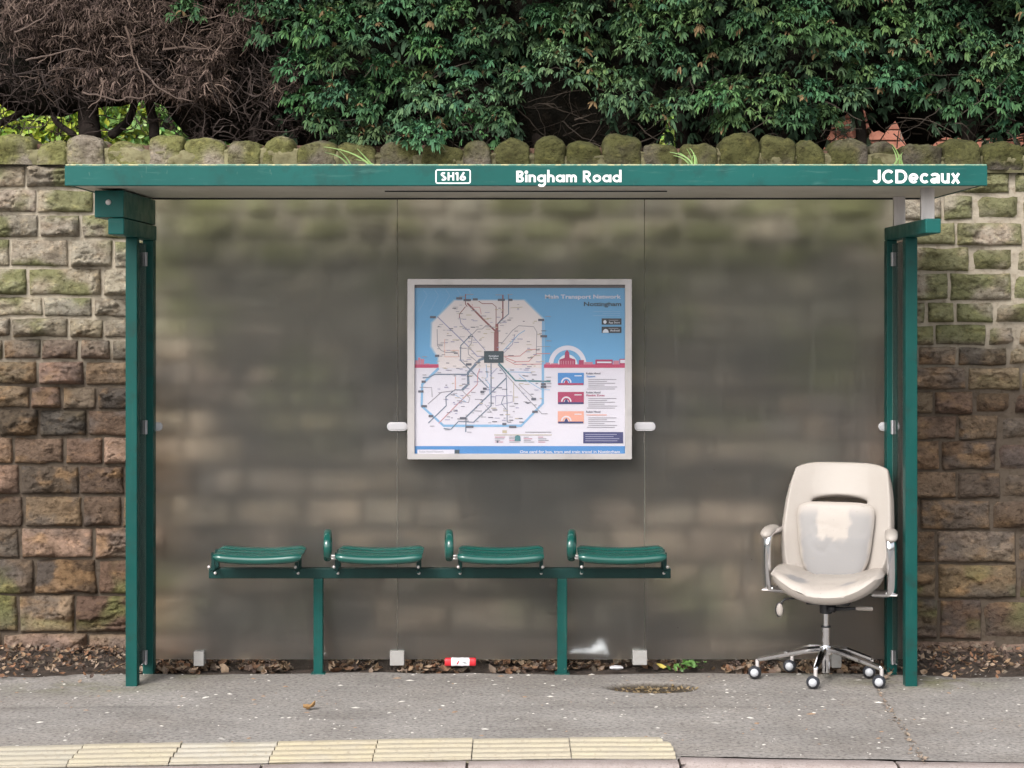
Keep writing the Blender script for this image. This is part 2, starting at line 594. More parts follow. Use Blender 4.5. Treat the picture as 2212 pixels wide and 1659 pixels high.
def build_pavement():
    xs = np.concatenate([np.arange(-9, -3.2, 0.15), np.arange(-3.2, 3.2, 0.018), np.arange(3.2, 9.01, 0.15)])
    t = np.linspace(0, 1, 112)
    X, T = np.meshgrid(xs, t, indexing='ij')
    yb = 0.005 + 0.13 * (fbm(X * 2.6, 0, 0, 9, 4) - 0.5) - 0.17 * sstep(1.85, 2.25, np.abs(X + 0.03)) * (0.6 + 0.8 * fbm(X * 3.5, 5, 0, 19, 3))
    Y = kerb_in(X) + (yb - kerb_in(X)) * T
    Z = pave_h(X, Y)
    # own colours: worn grey, lighter scuffed edge, moss by the posts, dark seams of filled cracks
    c = np.array([0.268, 0.250, 0.235]) * (0.84 + 0.32 * fbm(X * 2.2, Y * 5, 0, 21, 4))[..., None]
    dk = sstep(0.50, 0.66, fbm(X * 3.1, Y * 7, 0, 22, 4)) * 0.10
    c = c * (1 - dk[..., None])
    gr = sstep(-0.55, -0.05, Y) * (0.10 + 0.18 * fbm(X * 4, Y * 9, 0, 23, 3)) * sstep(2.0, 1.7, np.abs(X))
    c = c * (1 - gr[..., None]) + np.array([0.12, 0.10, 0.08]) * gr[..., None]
    ed = sstep(-0.16, -0.05, Y - yb) * 0.30 * (fbm(X * 6, Y * 8, 0, 31, 3) > 0.45)
    c = c * (1 - ed[..., None]) + np.array([0.10, 0.088, 0.075]) * ed[..., None]
    for mx_, my_, sx_, sy_, am in ((1.93, -0.30, 0.32, 0.16, .75), (-1.98, -0.42, 0.36, 0.13, .55), (-1.62, -0.12, 0.25, 0.12, .4), (1.55, -0.05, 0.3, 0.1, .35)):
        w = np.exp(-((X - mx_) / sx_) ** 2 - ((Y - my_) / sy_) ** 2) * am * sstep(0.3, 0.62, fbm(X * 9, Y * 12, 0, 41, 4))
        c = c * (1 - w[..., None]) + np.array([0.135, 0.135, 0.062]) * w[..., None]
    line = np.exp(-((Y + 0.86 - 0.05 * (fbm(X * 2, 0, 0, 51, 3) - 0.5)) / 0.018) ** 2) * 0.45 * sstep(0.42, 0.6, fbm(X * 1.5, 1, 0, 52, 2))
    c = c * (1 - line[..., None] * 0.6)
    rad = np.hypot((X - HC[0]) / HC[2], (Y - HC[1]) / HC[3])
    w = (1 - sstep(0.86, 1.04, rad)) * 0.92
    c = c * (1 - w[..., None]) + np.array([0.060, 0.048, 0.034]) * w[..., None]
    m = MB()
    m.grid(X, Y, Z, 0, c.reshape(-1, 3))
    tag(m.build('pavement', M['pave'], smooth=True), kind='structure')


build_pavement()

g = MB()
g.add([(-150, -150, -0.25), (150, -150, -0.25), (150, 150, -0.25), (-150, 150, -0.25)], [(0, 1, 2, 3)])
tag(g.build('ground', M['soil']), kind='structure')
g = MB()
g.add([(-150, -9.4, -0.125), (150, -9.4, -0.125), (150, -1.8, -0.125), (-150, -1.8, -0.125)], [(0, 1, 2, 3)])
tag(g.build('road', M['road']), kind='structure')
g = MB()
g.box(-150, 150, -12.4, -9.4, -0.2, 0.0)
tag(g.build('far_pavement', M['road']), kind='structure')

# strip of bare soil between the paving and the wall
xs = np.arange(-9, 9.01, 0.05)
ys = np.linspace(-0.45, 0.47, 26)
X, Y = np.meshgrid(xs, ys, indexing='ij')
Z = -0.020 + 0.030 * sstep(0.06, 0.44, Y) + 0.02 * (fbm(X * 7, Y * 7, 0, 3, 3) - 0.5)
side = sstep(1.85, 2.05, np.abs(X + 0.05))
Z = Z + side * 0.012 * sstep(-0.02, 0.12, Y)
m = MB()
m.grid(X, Y, Z)
tag(m.build('soil_strip', M['soil'], smooth=True), kind='structure')

# kerb: a run of granite stones with open joints
m = MB()
joints = [-4.2, -3.35, -2.55, -1.79, -0.97, -0.175, 0.655, 1.5, 2.35, 3.2, 4.1]
for a, b in zip(joints[:-1], joints[1:]):
    xs = np.linspace(a + 0.006, b - 0.006, 34)
    drop = 0.0 if a < 0.6 else -0.003
    prof = [(0.0, -0.2), (0.0, -0.006), (-0.012, 0.0), (-0.06, 0.001), (-0.092, -0.002), (-0.104, -0.012), (-0.107, -0.035), (-0.109, -0.07), (-0.11, -0.12), (-0.112, -0.2)]
    Xg = np.repeat(xs[:, None], len(prof), 1)
    Yg = kerb_in(xs)[:, None] + np.array([p[0] for p in prof])[None]
    Zg = np.repeat(np.array([p[1] for p in prof])[None] + drop, len(xs), 0)
    Yg = Yg + 0.012 * (fbm(Xg * 14, Zg * 20, 0, 8, 3) - 0.5) * (Zg < -0.005)
    Zg = Zg + 0.006 * (fbm(Xg * 10, Yg * 14, 0, 12, 3) - 0.5)
    m.grid(Xg, Yg, Zg, flip=True)
    for e in (0, -1):
        m.add(np.stack([Xg[e], Yg[e], Zg[e]], -1), [tuple(range(len(prof)))])
tag(m.build('kerb', M['kerb'], smooth=True), kind='structure')
m = MB()
xs = np.linspace(-4.2, 4.1, 120)
X, T = np.meshgrid(xs, np.linspace(0, 1, 3), indexing='ij')
m.grid(X, kerb_in(X) - 0.002 - 0.095 * T, np.full_like(X, -0.010))
tag(m.build('kerb_bed', M['soil']), kind='structure')

# tactile slabs, one thing each
TJ = [-236, -22, 184, 392, 598, 814, 1021, 1231, 1443]
TL = ['cream ribbed tactile slab beyond the left edge of the photo',
      'pale ribbed tactile slab cut off by the left edge of the photo',
      'yellow ribbed tactile slab, second from left, below the left front post',
      'pale greyish ribbed tactile slab, third from the left in the kerb row',
      'yellowest ribbed tactile slab, in front of the first bench leg',
      'ribbed tactile slab at the middle of the row, below the second bench seat',
      'ribbed tactile slab next but one to the chamfered slab at the right end',
      'last ribbed tactile slab at the right end with a chamfered corner']
tints = [(0, 0, 0), (.36, .33, .27), (.40, .355, .265), (.39, .36, .305), (.41, .355, .25), (.41, .36, .265), (.40, .355, .27), (.41, .365, .27)]
for k in range(1, 8):
    a, b = PX(TJ[k], -1.6) + 0.0022, PX(TJ[k + 1], -1.6) - 0.0022
    if k == 7:
        b = 0.645
    xs = np.linspace(a, b, 24)
    prof = [(0.0, -0.04), (0.0, 0.0), (-0.004, 0.003)]
    for q in range(4):
        c0 = -0.045 - q * 0.078
        prof += [(c0 + 0.026, 0.003), (c0 + 0.018, 0.011), (c0 + 0.006, 0.0125), (c0 - 0.006, 0.0125), (c0 - 0.018, 0.011), (c0 - 0.026, 0.003)]
    prof += [(-0.324, 0.003), (-0.328, 0.0), (-0.328, -0.04)]
    Xg = np.repeat(xs[:, None], len(prof), 1)
    yy = np.array([p[0] for p in prof])
    zz = np.array([p[1] for p in prof])
    if k == 7:                              # chamfered back corner
        cut = np.clip(1 - (-yy) / 0.15, 0, 1) * 0.055
        Xg = a + (Xg - a) * ((b - a - cut[None]) / (b - a))
    Yg = slab_back(xs)[:, None] + yy[None] + 0.003 * (fbm(Xg * 8, yy[None] * 8, 0, k, 2) - 0.5)
    Zg = np.repeat(zz[None], len(xs), 0) + 0.0035 * (fbm(Xg * 22, Yg * 40, 0, 61, 3) - 0.5) + 0.004 * (k % 3 - 1) * 0.5 + 0.004
    mm = MB()
    mm.grid(Xg, Yg, Zg, flip=True)
    for e in (0, -1):
        mm.add(np.stack([Xg[e], Yg[e], Zg[e]], -1), [tuple(range(len(prof)))])
    mt = M['tactile'].copy()
    mt.name = 'tactile_concrete'
    for n in mt.node_tree.nodes:
        if n.type == 'RGB':
            n.outputs[0].default_value = (*tints[k], 1)
    tag(mm.build('tactile_slab', mt), TL[k], 'paving slab', 'ribbed tactile slabs along the kerb')

# ------------------------------------------------------------------ stone wall
YW = 0.40
CL = [356, 408, 462, 516, 578, 640, 686, 731, 778, 832, 884, 943, 1004, 1070, 1139, 1207, 1284, 1367, 1440]
CR = [366, 420, 478, 532, 588, 651, 700, 748, 792, 844, 896, 951, 1017, 1078, 1145, 1217, 1294, 1382, 1450]
XL, XR = PX(130, YW), PX(2090, YW)
wall = empty('stone_wall', 'long rock-faced sandstone wall behind the bus shelter, mossy above and brown below', 'wall', (0, YW, 0))


def stone_colour(px, pz, tint, h):
    n1 = fbm(px * 5, pz * 7, h, 71, 4)
    n2 = fbm(px * 10, pz * 15, h + 5, 72, 4)
    up = sstep(1.42, 1.80, pz + 0.25 * (fbm(px * 1.6, pz * 2, 0, 73, 2) - 0.5))[..., None]
    lo = np.array([0.182, 0.126, 0.088]) * tint
    hi = np.array([0.325, 0.285, 0.220]) * (0.5 + 0.5 * tint)
    lo = lo * (1 + 0.62 * (sstep(1.9, 1.6, np.abs(px)) * (1 if np.ndim(px) else 1))[..., None])   # stone behind the panels brightened to make up for weak light
    c = lo * (1 - up) + hi * up
    # sooty grey skins, ochre breaks
    w = sstep(0.50, 0.66, n1)[..., None] * (0.55 - 0.25 * up)
    c = c * (1 - w) + np.array([0.085, 0.078, 0.075]) * w
    w = sstep(0.56, 0.72, n2)[..., None] * (0.40 * (1 - up) + 0.18)
    c = c * (1 - w) + np.array([0.27, 0.165, 0.085]) * w
    w = (sstep(0.52, 0.66, fbm(px * 34, pz * 40, h, 74, 3)) * 0.35)[..., None] * up
    c = c * (1 - w) + np.array([0.48, 0.44, 0.36]) * w
    # moss: strong at the top and to the right, a little in the second lowest course
    right = sstep(-1.0, 2.2, px)
    ms = sstep(0.50, 0.68, fbm(px * 4.5, pz * 6, 2, 75, 4) + 0.13 * sstep(1.7, 2.5, pz) - 0.035 + 0.08 * right) * sstep(1.25, 1.75, pz)
    ms2 = sstep(0.5, 0.66, fbm(px * 5, pz * 7, 4, 76, 3)) * np.exp(-((pz - 0.28) / 0.16) ** 2) * 0.75
    w = np.clip(ms * 0.75 + ms2, 0, 0.85)[..., None]
    c = c * (1 - w) + np.array([0.150, 0.160, 0.058]) * w
    w = (sstep(0.46, 0.62, fbm(px * 1.5, pz * 2.6, 9, 77, 3)) * (0.28 + 0.38 * (np.abs(px) < 1.8)))[..., None] * (1 - 0.6 * up)
    c = c * (1 - w) + np.array([0.062, 0.058, 0.054]) * w
    # the sheltered face is blotchy: pale blocks, sooty and damp ones
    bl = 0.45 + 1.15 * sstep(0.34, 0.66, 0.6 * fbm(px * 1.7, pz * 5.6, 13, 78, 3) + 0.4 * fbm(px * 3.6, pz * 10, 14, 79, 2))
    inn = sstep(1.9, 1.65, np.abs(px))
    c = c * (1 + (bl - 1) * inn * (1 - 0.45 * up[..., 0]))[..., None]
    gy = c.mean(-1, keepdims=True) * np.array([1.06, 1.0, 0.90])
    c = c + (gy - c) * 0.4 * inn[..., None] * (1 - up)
    w = (sstep(0.52, 0.66, fbm(px * 1.8, pz * 3.4, 15, 80, 3)) * sstep(0.9, 1.4, pz) * 0.75 * inn)[..., None]
    c = c * (1 - w) + np.array([0.150, 0.155, 0.055]) * w
    w = sstep(0.18, 0.06, pz)[..., None] * 0.6
    c = c * (1 - w) + np.array([0.19, 0.135, 0.115]) * w
    return c


st = MB()
for k in range(len(CL) - 1):
    x = -6.4 + random.random() * 0.2
    hgt = PZ(CL[k], YW) - PZ(CL[k + 1], YW)
    ctint = [1.0, .95, 1.1, 1.0, .9, 1.05, .85, .8, 1.1, .85, .8, 1.15, .95, 1.15, 1.05, .85, 1.05, 1.15][k]
    while x < 6.2:
        ln = hgt * random.choice([0.95, 1.2, 1.4, 1.6, 1.85, 2.15]) * random.uniform(0.92, 1.1) + 0.05
        if k == len(CL) - 2:
            ln *= 1.3
        x0, x1 = x, x + ln
        x = x1
        xm = 0.5 * (x0 + x1)
        t = (xm - XL) / (XR - XL)
        ya, yb = CL[k] + (CR[k] - CL[k]) * t, CL[k + 1] + (CR[k + 1] - CL[k + 1]) * t
        z1, z0 = PZ(ya, YW), PZ(yb, YW)
        vis = (-2.75 < x1 and x0 < -1.70) or (1.55 < x1 and x0 < 2.35)
        step = 0.0075 if vis else (0.018 if -2 < xm < 2 else 0.03)
        nu, nv = max(5, int(ln / step)), max(5, int((z1 - z0) / step))
        gap = 0.0035
        u = np.linspace(0, 1, nu)
        v = np.linspace(0, 1, nv)
        U, V = np.meshgrid(u, v, indexing='ij')
        sd = random.random() * 100
        Xp = x0 + gap + (x1 - x0 - 2 * gap) * U
        Zp = z0 + gap + (z1 - z0 - 2 * gap) * V
        wob = 0.016
        Xp = Xp + wob * (fbm(Xp * 9, Zp * 9, sd, 1, 2) - 0.5) * 1.2
        Zp = Zp + wob * (fbm(Xp * 9, Zp * 9, sd, 2, 2) - 0.5) * 1.2
        ex = np.minimum(U, 1 - U) * (x1 - x0)
        ez = np.minimum(V, 1 - V) * (z1 - z0)
        e = np.minimum(ex, ez)
        # broken faces: the lowest of several tilted planes
        pr = 0.040 + 0.026 * random.random()
        H = np.full(U.shape, pr)
        for q in range(6):
            cx, cz = random.random(), random.random()
            gx, gz = random.gauss(0, 0.30), random.gauss(0, 0.42)
            H = np.minimum(H, pr * random.uniform(0.62, 1.15) + gx * (U - cx) * (x1 - x0) + gz * (V - cz) * (z1 - z0))
        H = H + 0.056 * (fbm(Xp * 8, Zp * 13, sd, 3, 4) - 0.5) + 0.022 * (fbm(Xp * 24, Zp * 40, sd, 5, 3) - 0.5)
        tq = fbm(Xp * 6 + 0.6 * Zp, Zp * 15, sd, 6, 3) * 11
        H = H + 0.0085 * (np.floor(tq) + sstep(0.55, 1.0, tq - np.floor(tq)) - 5.5)
        rg = np.abs(fbm(Xp * 10, Zp * 24, sd, 4, 3) - 0.5)
        H = H - 0.020 * (1 - sstep(0.0, 0.05, rg)) * sstep(0.015, 0.04, e)
        H = np.clip(H, 0.010, 0.085)
        H = (0.006 + H) * (0.30 + 0.70 * sstep(0.0, 0.034, np.minimum(ex, ez * 1.15))) * sstep(-0.006, 0.012, e)
        H = H * (1.12 - 0.34 * V)
        edge = (U == 0) | (U == 1) | (V == 0) | (V == 1)
        Yp = YW - 0.007 - H
        Yp[edge] = YW + 0.02
        tint = np.array([random.choice([0.55, 0.7, 0.85, 1.0, 1.15, 1.35]) * random.uniform(.92, 1.08) * ctint] * 3) * np.array([random.uniform(0.92, 1.12), 1, random.uniform(0.84, 1.08)])
        if abs(xm) < 1.75:
            tint = np.clip(1 + (tint - 1) * 0.7, .2, 2.2)
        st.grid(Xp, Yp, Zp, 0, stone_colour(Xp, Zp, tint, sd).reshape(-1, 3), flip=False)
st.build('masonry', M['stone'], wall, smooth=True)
# mortar bed and body of the wall
xs = np.arange(-6.6, 6.6, 0.03)
zs = np.arange(-0.1, 2.53, 0.03)
X, Z = np.meshgrid(xs, zs, indexing='ij')
up = sstep(1.3, 1.8, Z)[..., None]
c = np.array([0.095, 0.075, 0.058]) * (1 - up) + np.array([0.36, 0.315, 0.25]) * up
c = c * (1 - 0.35 * sstep(1.9, 1.7, np.abs(X)))[..., None]
m = MB()
m.grid(X, YW + 0.004 - 0.004 * up[..., 0] + 0.012 * (fbm(X * 16, Z * 16, 0, 91, 3) - 0.5), Z, 0, c.reshape(-1, 3))
m.box(-6.6, 6.6, YW + 0.02, YW + 0.26, -0.2, 2.50, col=(0.25, 0.21, 0.16))
m.build('mortar', M['mortar'], wall, smooth=False)
m = MB()                                  # earth and crumbs packed behind and between the coping stones
xs = np.arange(-6, 6, 0.03)
X, T = np.meshgrid(xs, np.linspace(0, 1, 8), indexing='ij')
zc_ = 2.50 - 0.0085 * X
m.grid(X, YW + 0.03 + 0.25 * sstep(0.3, 1, T) + 0.03 * (fbm(X * 12, T * 3, 0, 93, 3) - .5), zc_ - 0.02 + 0.128 * sstep(0, .45, T) + 0.03 * (fbm(X * 9, T * 2, 0, 94, 3) - .5))
m.build('packed_earth', M['garden'], wall, smooth=True)
m = MB()                                  # mossy mortar between the coping stones
X, T = np.meshgrid(np.arange(-6, 6, 0.012), np.linspace(0, 1, 9), indexing='ij')
zc_ = 2.50 - 0.0085 * X
nn_ = fbm(X * 6, T * 1.5, 0, 95, 3)
c = np.array([0.19, 0.175, 0.10]) * (0.6 + 0.8 * nn_[..., None]) * (1 - .35 * sstep(-2.2, -.2, X)[..., None])  # rightward darkening is hedge shade put into the mortar colour
m.grid(X, YW - 0.040 + 0.10 * sstep(.78, 1, T) + 0.03 * (fbm(X * 20, T * 4, 0, 96, 3) - .5), zc_ - 0.01 + (0.098 + 0.07 * (nn_ - .5)) * T ** .7, 0, c.reshape(-1, 3))
m.build('coping_mortar', M['mortar'], wall, smooth=True)


# coping stones
def coping(x0, x1, zb, h, sd):
    hw = (x1 - x0) / 2
    sh_ = random.uniform(0.50, 0.80)
    q = random.uniform(1.9, 2.6)
    a = np.linspace(0, pi, 23)
    ax = np.sign(np.cos(a)) * np.abs(np.cos(a)) ** (2 / q)
    az = sh_ + (1 - sh_) * np.abs(np.sin(a)) ** (2 / q)
    px = np.concatenate([[1, 1, 1], ax, [-1, -1, -1]])
    pz = np.concatenate([[0, sh_ * .33, sh_ * .66], az, [sh_ * .66, sh_ * .33, 0]])
    rings = [(0.0, 0.02), (0.0, 0.3), (0.0, 0.55), (0.0, 0.76), (0.003, 0.88), (0.014, 0.955), (0.035, 0.99), (0.07, 1.0), (0.15, 1.0), (0.24, 1.0), (0.29, 0.95), (0.31, 0.8)]
    Xg, Yg, Zg = [], [], []
    lean = random.uniform(-0.018, 0.018)
    for (yo, sc) in rings:
        Xg.append((x0 + x1) / 2 + hw * px * sc + lean * pz * sc)
        Zg.append(zb + h * (pz * sc if sc > .9 else np.maximum(pz * sc, 0)))
        Yg.append(np.full(len(px), YW - 0.055 + yo))
    Xg, Yg, Zg = np.array(Xg), np.array(Yg), np.array(Zg)
    Yg = Yg + (fbm(Xg * 9, sd, Zg * 11, 101, 4) - 0.5) * 0.07 - 0.02 * (fbm(Xg * 3, sd, Zg * 3, 105, 2) - .5)
    up = sstep(0.0, 0.5, (Zg - zb) / h)
    Zg = Zg + (fbm(Xg * 10, Yg * 13 + sd, Zg * 3, 102, 4) - 0.5) * 0.06 * up
    Xg = Xg + (fbm(Xg * 3, Yg * 10 + sd, Zg * 14, 104, 3) - 0.5) * 0.016
    right = sstep(-2.2, -0.2, (x0 + x1) / 2)
    mo = sstep(0.36, 0.60, fbm(Xg * 6, Zg * 7 + sd, Yg * 6, 103, 4) + 0.06 * right + 0.10 * up - 0.03)[..., None] * 0.82
    base = np.array([0.28, 0.24, 0.19]) * random.uniform(0.7, 1.1) * (1 - 0.62 * right)  # darker to the right: hedge shade put into the stone colour
    c = base * (1 - mo) + np.array([0.150, 0.155, 0.040]) * (1.05 - 0.58 * right) * mo  # moss darkened by the same painted hedge shade
    m = MB()
    m.grid(Xg, Yg, Zg, 0, c.reshape(-1, 3), flip=True)
    return m


x = -5.2
k = 0
while x < 5.0:
    w = random.uniform(0.15, 0.225)
    zb = PZ(356 + 10 * ((x - XL) / (XR - XL)), YW) - 0.004
    coping(x + 0.001, x + w - 0.001, zb, random.choice([0.12, 0.135, 0.145, 0.155, 0.17]) * random.uniform(.95, 1.05), k * 3.3).build('coping_stone', M['stone'], wall, smooth=True)
    x += w + random.choice([0.0, 0.0, 0.0, 0.004, 0.010])
    k += 1

# raised garden behind the wall
m = MB()
xs = np.linspace(-40, 40, 120)
ys = np.concatenate([np.linspace(YW + 0.05, 3, 20), np.linspace(3.5, 60, 12)])
X, Y = np.meshgrid(xs, ys, indexing='ij')
m.grid(X, Y, 2.545 + 0.05 * (fbm(X * 2, Y * 2, 0, 2, 3) - 0.5) + 0.01 * np.clip(Y - 1, 0, 9), 0)
tag(m.build('garden_ground', M['garden'], smooth=True), kind='structure')


# ------------------------------------------------------------------ hedge
def sprays(m, pos, dirs, fingers, length, width, droop, cols, fan=1.15, curl=0.0):
    """fans of drooping fingers, merged into m"""
    n = len(pos)
    d = dirs / np.linalg.norm(dirs, axis=1)[:, None]
    up = np.array([0, 0, 1.0])
    s = np.cross(d, up)
    s /= np.linalg.norm(s, axis=1)[:, None] + 1e-6
    roll = rng.normal(0, 0.45, n)
    w = np.cross(s, d)
    s = s * np.cos(roll)[:, None] + w * np.sin(roll)[:, None]
    for q in range(fingers):
        ph = (q / (fingers - 1) - 0.5) * 2 * fan + rng.normal(0, 0.14, n)
        L = length * rng.uniform(0.6, 1.15, n) * (1 - 0.25 * np.abs(ph) / fan)
        fd = d * np.cos(ph)[:, None] + s * np.sin(ph)[:, None]
        nrm = np.cross(fd, s * np.cos(ph)[:, None] - d * np.sin(ph)[:, None])
        sw = np.cross(fd, nrm) + curl * rng.normal(0, 1, (n, 3))
        sw /= np.linalg.norm(sw, axis=1)[:, None] + 1e-6
        wd = width * rng.uniform(0.7, 1.3, n)
        pts = []
        dr = droop * rng.uniform(0.4, 1.5, n)
        for i, (t, ww) in enumerate(((0.05, 0.45), (0.45, 1.0), (0.84, 0.85), (1.0, 0.0))):
            c = pos + fd * (L * t)[:, None] - up * (L * dr * t * t)[:, None]
            if curl and i:
                c = c + rng.normal(0, 1, (n, 3)) * (curl * L * t * 0.5)[:, None]
            if ww:
                pts += [c - sw * (wd * ww / 2)[:, None], c + sw * (wd * ww / 2)[:, None]]
            else:
                pts += [c]
        V = np.stack(pts, 1).reshape(-1, 3)
        o = (np.arange(n) * 7)[:, None]
        f4 = np.concatenate([o + np.array([0, 1, 3, 2]), o + np.array([2, 3, 5, 4])])
        f3 = o + np.array([4, 5, 6])
        cc = cols * rng.uniform(0.8, 1.2, (n, 1))
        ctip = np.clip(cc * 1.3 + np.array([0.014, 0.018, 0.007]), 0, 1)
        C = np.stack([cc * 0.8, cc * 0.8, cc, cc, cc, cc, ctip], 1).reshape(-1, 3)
        m.add(V, f4, 0, C)
        m.f.append((f3 + m.n - len(V), 0))


GREENX = -1.34                       # the dead part ends about here


def dead_edge(z):
    return GREENX + 0.10 * np.sin(z * 7) - 0.10 * (z - 3.0)


hedge = empty('green_hedge', 'tall dense dark green cypress hedge on top of the stone wall', 'hedge', (0.9, 1.0, 2.55))
crown = MB()
clumps = []
tries = 0
while len(clumps) < 430 and tries < 60000:
    tries += 1
    x = random.uniform(-1.75, 3.6)
    z = random.uniform(2.64, 4.3)
    if x < dead_edge(z) + 0.12:
        if not (z > 3.33 and -1.75 < x < -1.4 and random.random() < 0.15):
            continue
    lowlim = 2.72 + 0.16 * float(vnoise(x * 2.2, 0, 0, 7))
    if -1.0 < x < -0.06:
        lowlim = 2.64
    if 0.08 < x < 0.50:
        lowlim = 2.97
    if 1.68 < x < 2.22:
        lowlim = 2.80 + 0.2 * float(vnoise(x * 7, 3, 0, 8))
    if z < lowlim:
        continue
    r = random.choice([0.08, 0.11, 0.14, 0.17, 0.20])
    ok = all((x - c[0]) ** 2 + (z - c[1]) ** 2 > (0.10 + 0.42 * r) ** 2 for c in clumps)
    if ok:
        clumps.append((x, z, r))
for (x, z, r) in clumps:
    dep = 0.42 * float(fbm(x * 2.6, z * 2.6, 0, 111, 3) - 0.5) + random.gauss(0, 0.06)
    y = 0.80 + dep + 0.10 * (z - 3.0)
    if -1.0 < x < -0.06 and z < 2.95:
        y -= 0.22
    n = int(32 + 210 * r)
    th = rng.uniform(-1.35, 1.35, n)
    el = rng.uniform(-0.45, 1.45, n)
    o = np.stack([np.sin(th) * np.cos(el), -np.cos(th) * np.cos(el), np.sin(el)], 1)
    pos = np.array([x, y, z]) + o * r * rng.uniform(0.55, 1.05, (n, 1)) * np.array([1.2, 1.0, 0.85])
    dirs = o + np.array([0, -0.35, 0.05]) + rng.normal(0, 0.25, (n, 3))
    hue = rng.uniform(0, 1, (n, 1))
    cols = np.array([0.025, 0.071, 0.036]) * (1 - hue) + np.array([0.070, 0.138, 0.054]) * hue
    cols = cols * random.uniform(0.65, 1.35) * np.array([random.uniform(.85, 1.3), 1, random.uniform(.8, 1.15)])
    br = rng.random(n) < 0.03
    cols[br] = np.array([0.15, 0.10, 0.05])
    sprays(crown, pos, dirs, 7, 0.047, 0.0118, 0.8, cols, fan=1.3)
# deeper, sparser foliage
n = 3600
x = rng.uniform(-1.3, 3.7, n)
z = rng.uniform(2.70, 4.3, n)
keep = (x > dead_edge(z) - 0.05) & ~((x > 0.05) & (x < 0.5) & (z < 3.05)) & ~((x > 1.66) & (x < 2.28) & (z < 2.85))
x, z = x[keep], z[keep]
n = len(x)
pos = np.stack([x, rng.uniform(0.85, 1.12, n) + 0.1 * (z - 3), z], 1)
dirs = np.stack([rng.normal(0, 0.6, n), -np.ones(n), rng.normal(0.1, 0.4, n)], 1)
cols = np.array([0.036, 0.070, 0.038]) * rng.uniform(0.5, 1.2, (n, 1))
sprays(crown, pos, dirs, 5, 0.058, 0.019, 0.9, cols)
crown.build('foliage', M['foliage'], hedge)


def core_body(x0, x1, z0f, z1, y0, y1, seed, nx=130):
    xs = np.linspace(x0, x1, nx)
    a = np.linspace(0, 2 * pi, 40)
    X, A = np.meshgrid(xs, a, indexing='ij')
    zb = np.array([z0f(q) for q in xs])[:, None]
    cz, hz = (zb + z1) / 2, (z1 - zb) / 2
    cy, hy = (y0 + y1) / 2, (y1 - y0) / 2
    ca, sa = np.cos(A), np.sin(A)
    Yc = cy + hy * np.sign(ca) * np.abs(ca) ** 0.5
    Zc = cz + hz * np.sign(sa) * np.abs(sa) ** 0.5
    nz = fbm(X * 5, Yc * 5, Zc * 5, seed, 3) - 0.5
    m = MB()
    m.grid(X, Yc + nz * 0.25 * ca, Zc + nz * 0.22 * np.abs(sa) ** 2)
    return m


def low_green(x):
    w = float(np.exp(-((x - 2.02) / 0.30) ** 4)) * (0.06 + 0.46 * float(fbm(x * 15, 1, 0, 18, 3))) + float(np.exp(-((x - 0.93) / 0.10) ** 4)) * 0.30 + 0.2 * float(sstep(2.3, 2.5, x))
    return 2.56 + w + 0.03 * sin(x * 9)


core_body(-1.15, 3.8, low_green, 4.25, 1.05, 1.75, 121).build('blocking_core', M['core'], hedge, smooth=True)  # solid dark body added to stop light and darken the gaps


def trunk(parent, pts, r0, r1, name='trunk'):
    pts = np.array(pts, float)
    t = np.linspace(0, 1, len(pts))
    tt = np.linspace(0, 1, 14)
    q = np.stack([np.interp(tt, t, pts[:, i]) for i in range(3)], 1)
    for _ in range(2):
        q[1:-1] = 0.25 * q[:-2] + 0.5 * q[1:-1] + 0.25 * q[2:]
    q = q + 0.012 * (np.stack([fbm(tt * 5, pts[0][0] * 9, i, 131, 2) for i in range(3)], 1) - 0.5)
    m = MB()
    m.tube(q, np.linspace(r0, r1, 14), 9)
    return m.build(name, M['bark'], parent, smooth=True)


for xd, r in ((690, 0.03), (842, 0.035), (1035, 0.03), (1180, 0.05), (1270, 0.035), (1475, 0.045), (1700, 0.05), (1850, 0.035), (2090, 0.05)):
    X0 = PX(xd, 1.15)
    trunk(hedge, [(X0, 1.15, 2.5), (X0 + random.gauss(0, .03), 1.13, 2.75), (X0 + random.gauss(0, .08), 1.18, 3.05), (X0 + random.gauss(0, .15), 1.2, 3.4)], r, r * 0.6)


def twigs(m, n, xr, yr, zr, lr, r, colf, wild=0.5, dirbias=(0, -0.2, 0.1), keepf=None, seg=5):
    for _ in range(n):
        p = np.array([random.uniform(*xr), random.uniform(*yr), random.uniform(*zr)])
        if keepf and not keepf(p):
            continue
        d = np.array([random.gauss(dirbias[0], 1), random.gauss(dirbias[1], 0.8), random.gauss(dirbias[2], 0.8)])
        d /= np.linalg.norm(d)
        L = random.uniform(*lr)
        pts = [p]
        for i in range(seg):
            d = d + np.array([random.gauss(0, wild), random.gauss(0, wild), random.gauss(0, wild)]) * 0.5
            d /= np.linalg.norm(d)
            pts.append(pts[-1] + d * L / seg)
        rr = np.linspace(r * random.uniform(.7, 1.3), r * 0.35, seg + 1)
        m.tube(pts, rr, 3, 0, colf(), caps=False)


# twiggy undergrowth below the green part
m = MB()
twigs(m, 700, (-1.3, 3.2), (0.75, 1.3), (2.62, 3.05), (0.12, 0.35), 0.0035, lambda: np.array([0.05, 0.04, 0.032]) * random.uniform(.5, 1.5), keepf=lambda p: not (1.75 < p[0] < 2.3 and random.random() < 0.5))
m.build('lower_twigs', M['deadtwig'], hedge)

dead = empty('dead_cypress', 'dead brown leafless cypress at the left end of the hedge', 'tree', (-2.2, 1.0, 2.55))
m = MB()


def dcol():
    k = random.random()
    return (np.array([0.065, 0.045, 0.036]) * (1 - k) + np.array([0.200, 0.145, 0.118]) * k) * random.uniform(0.5, 1.15)


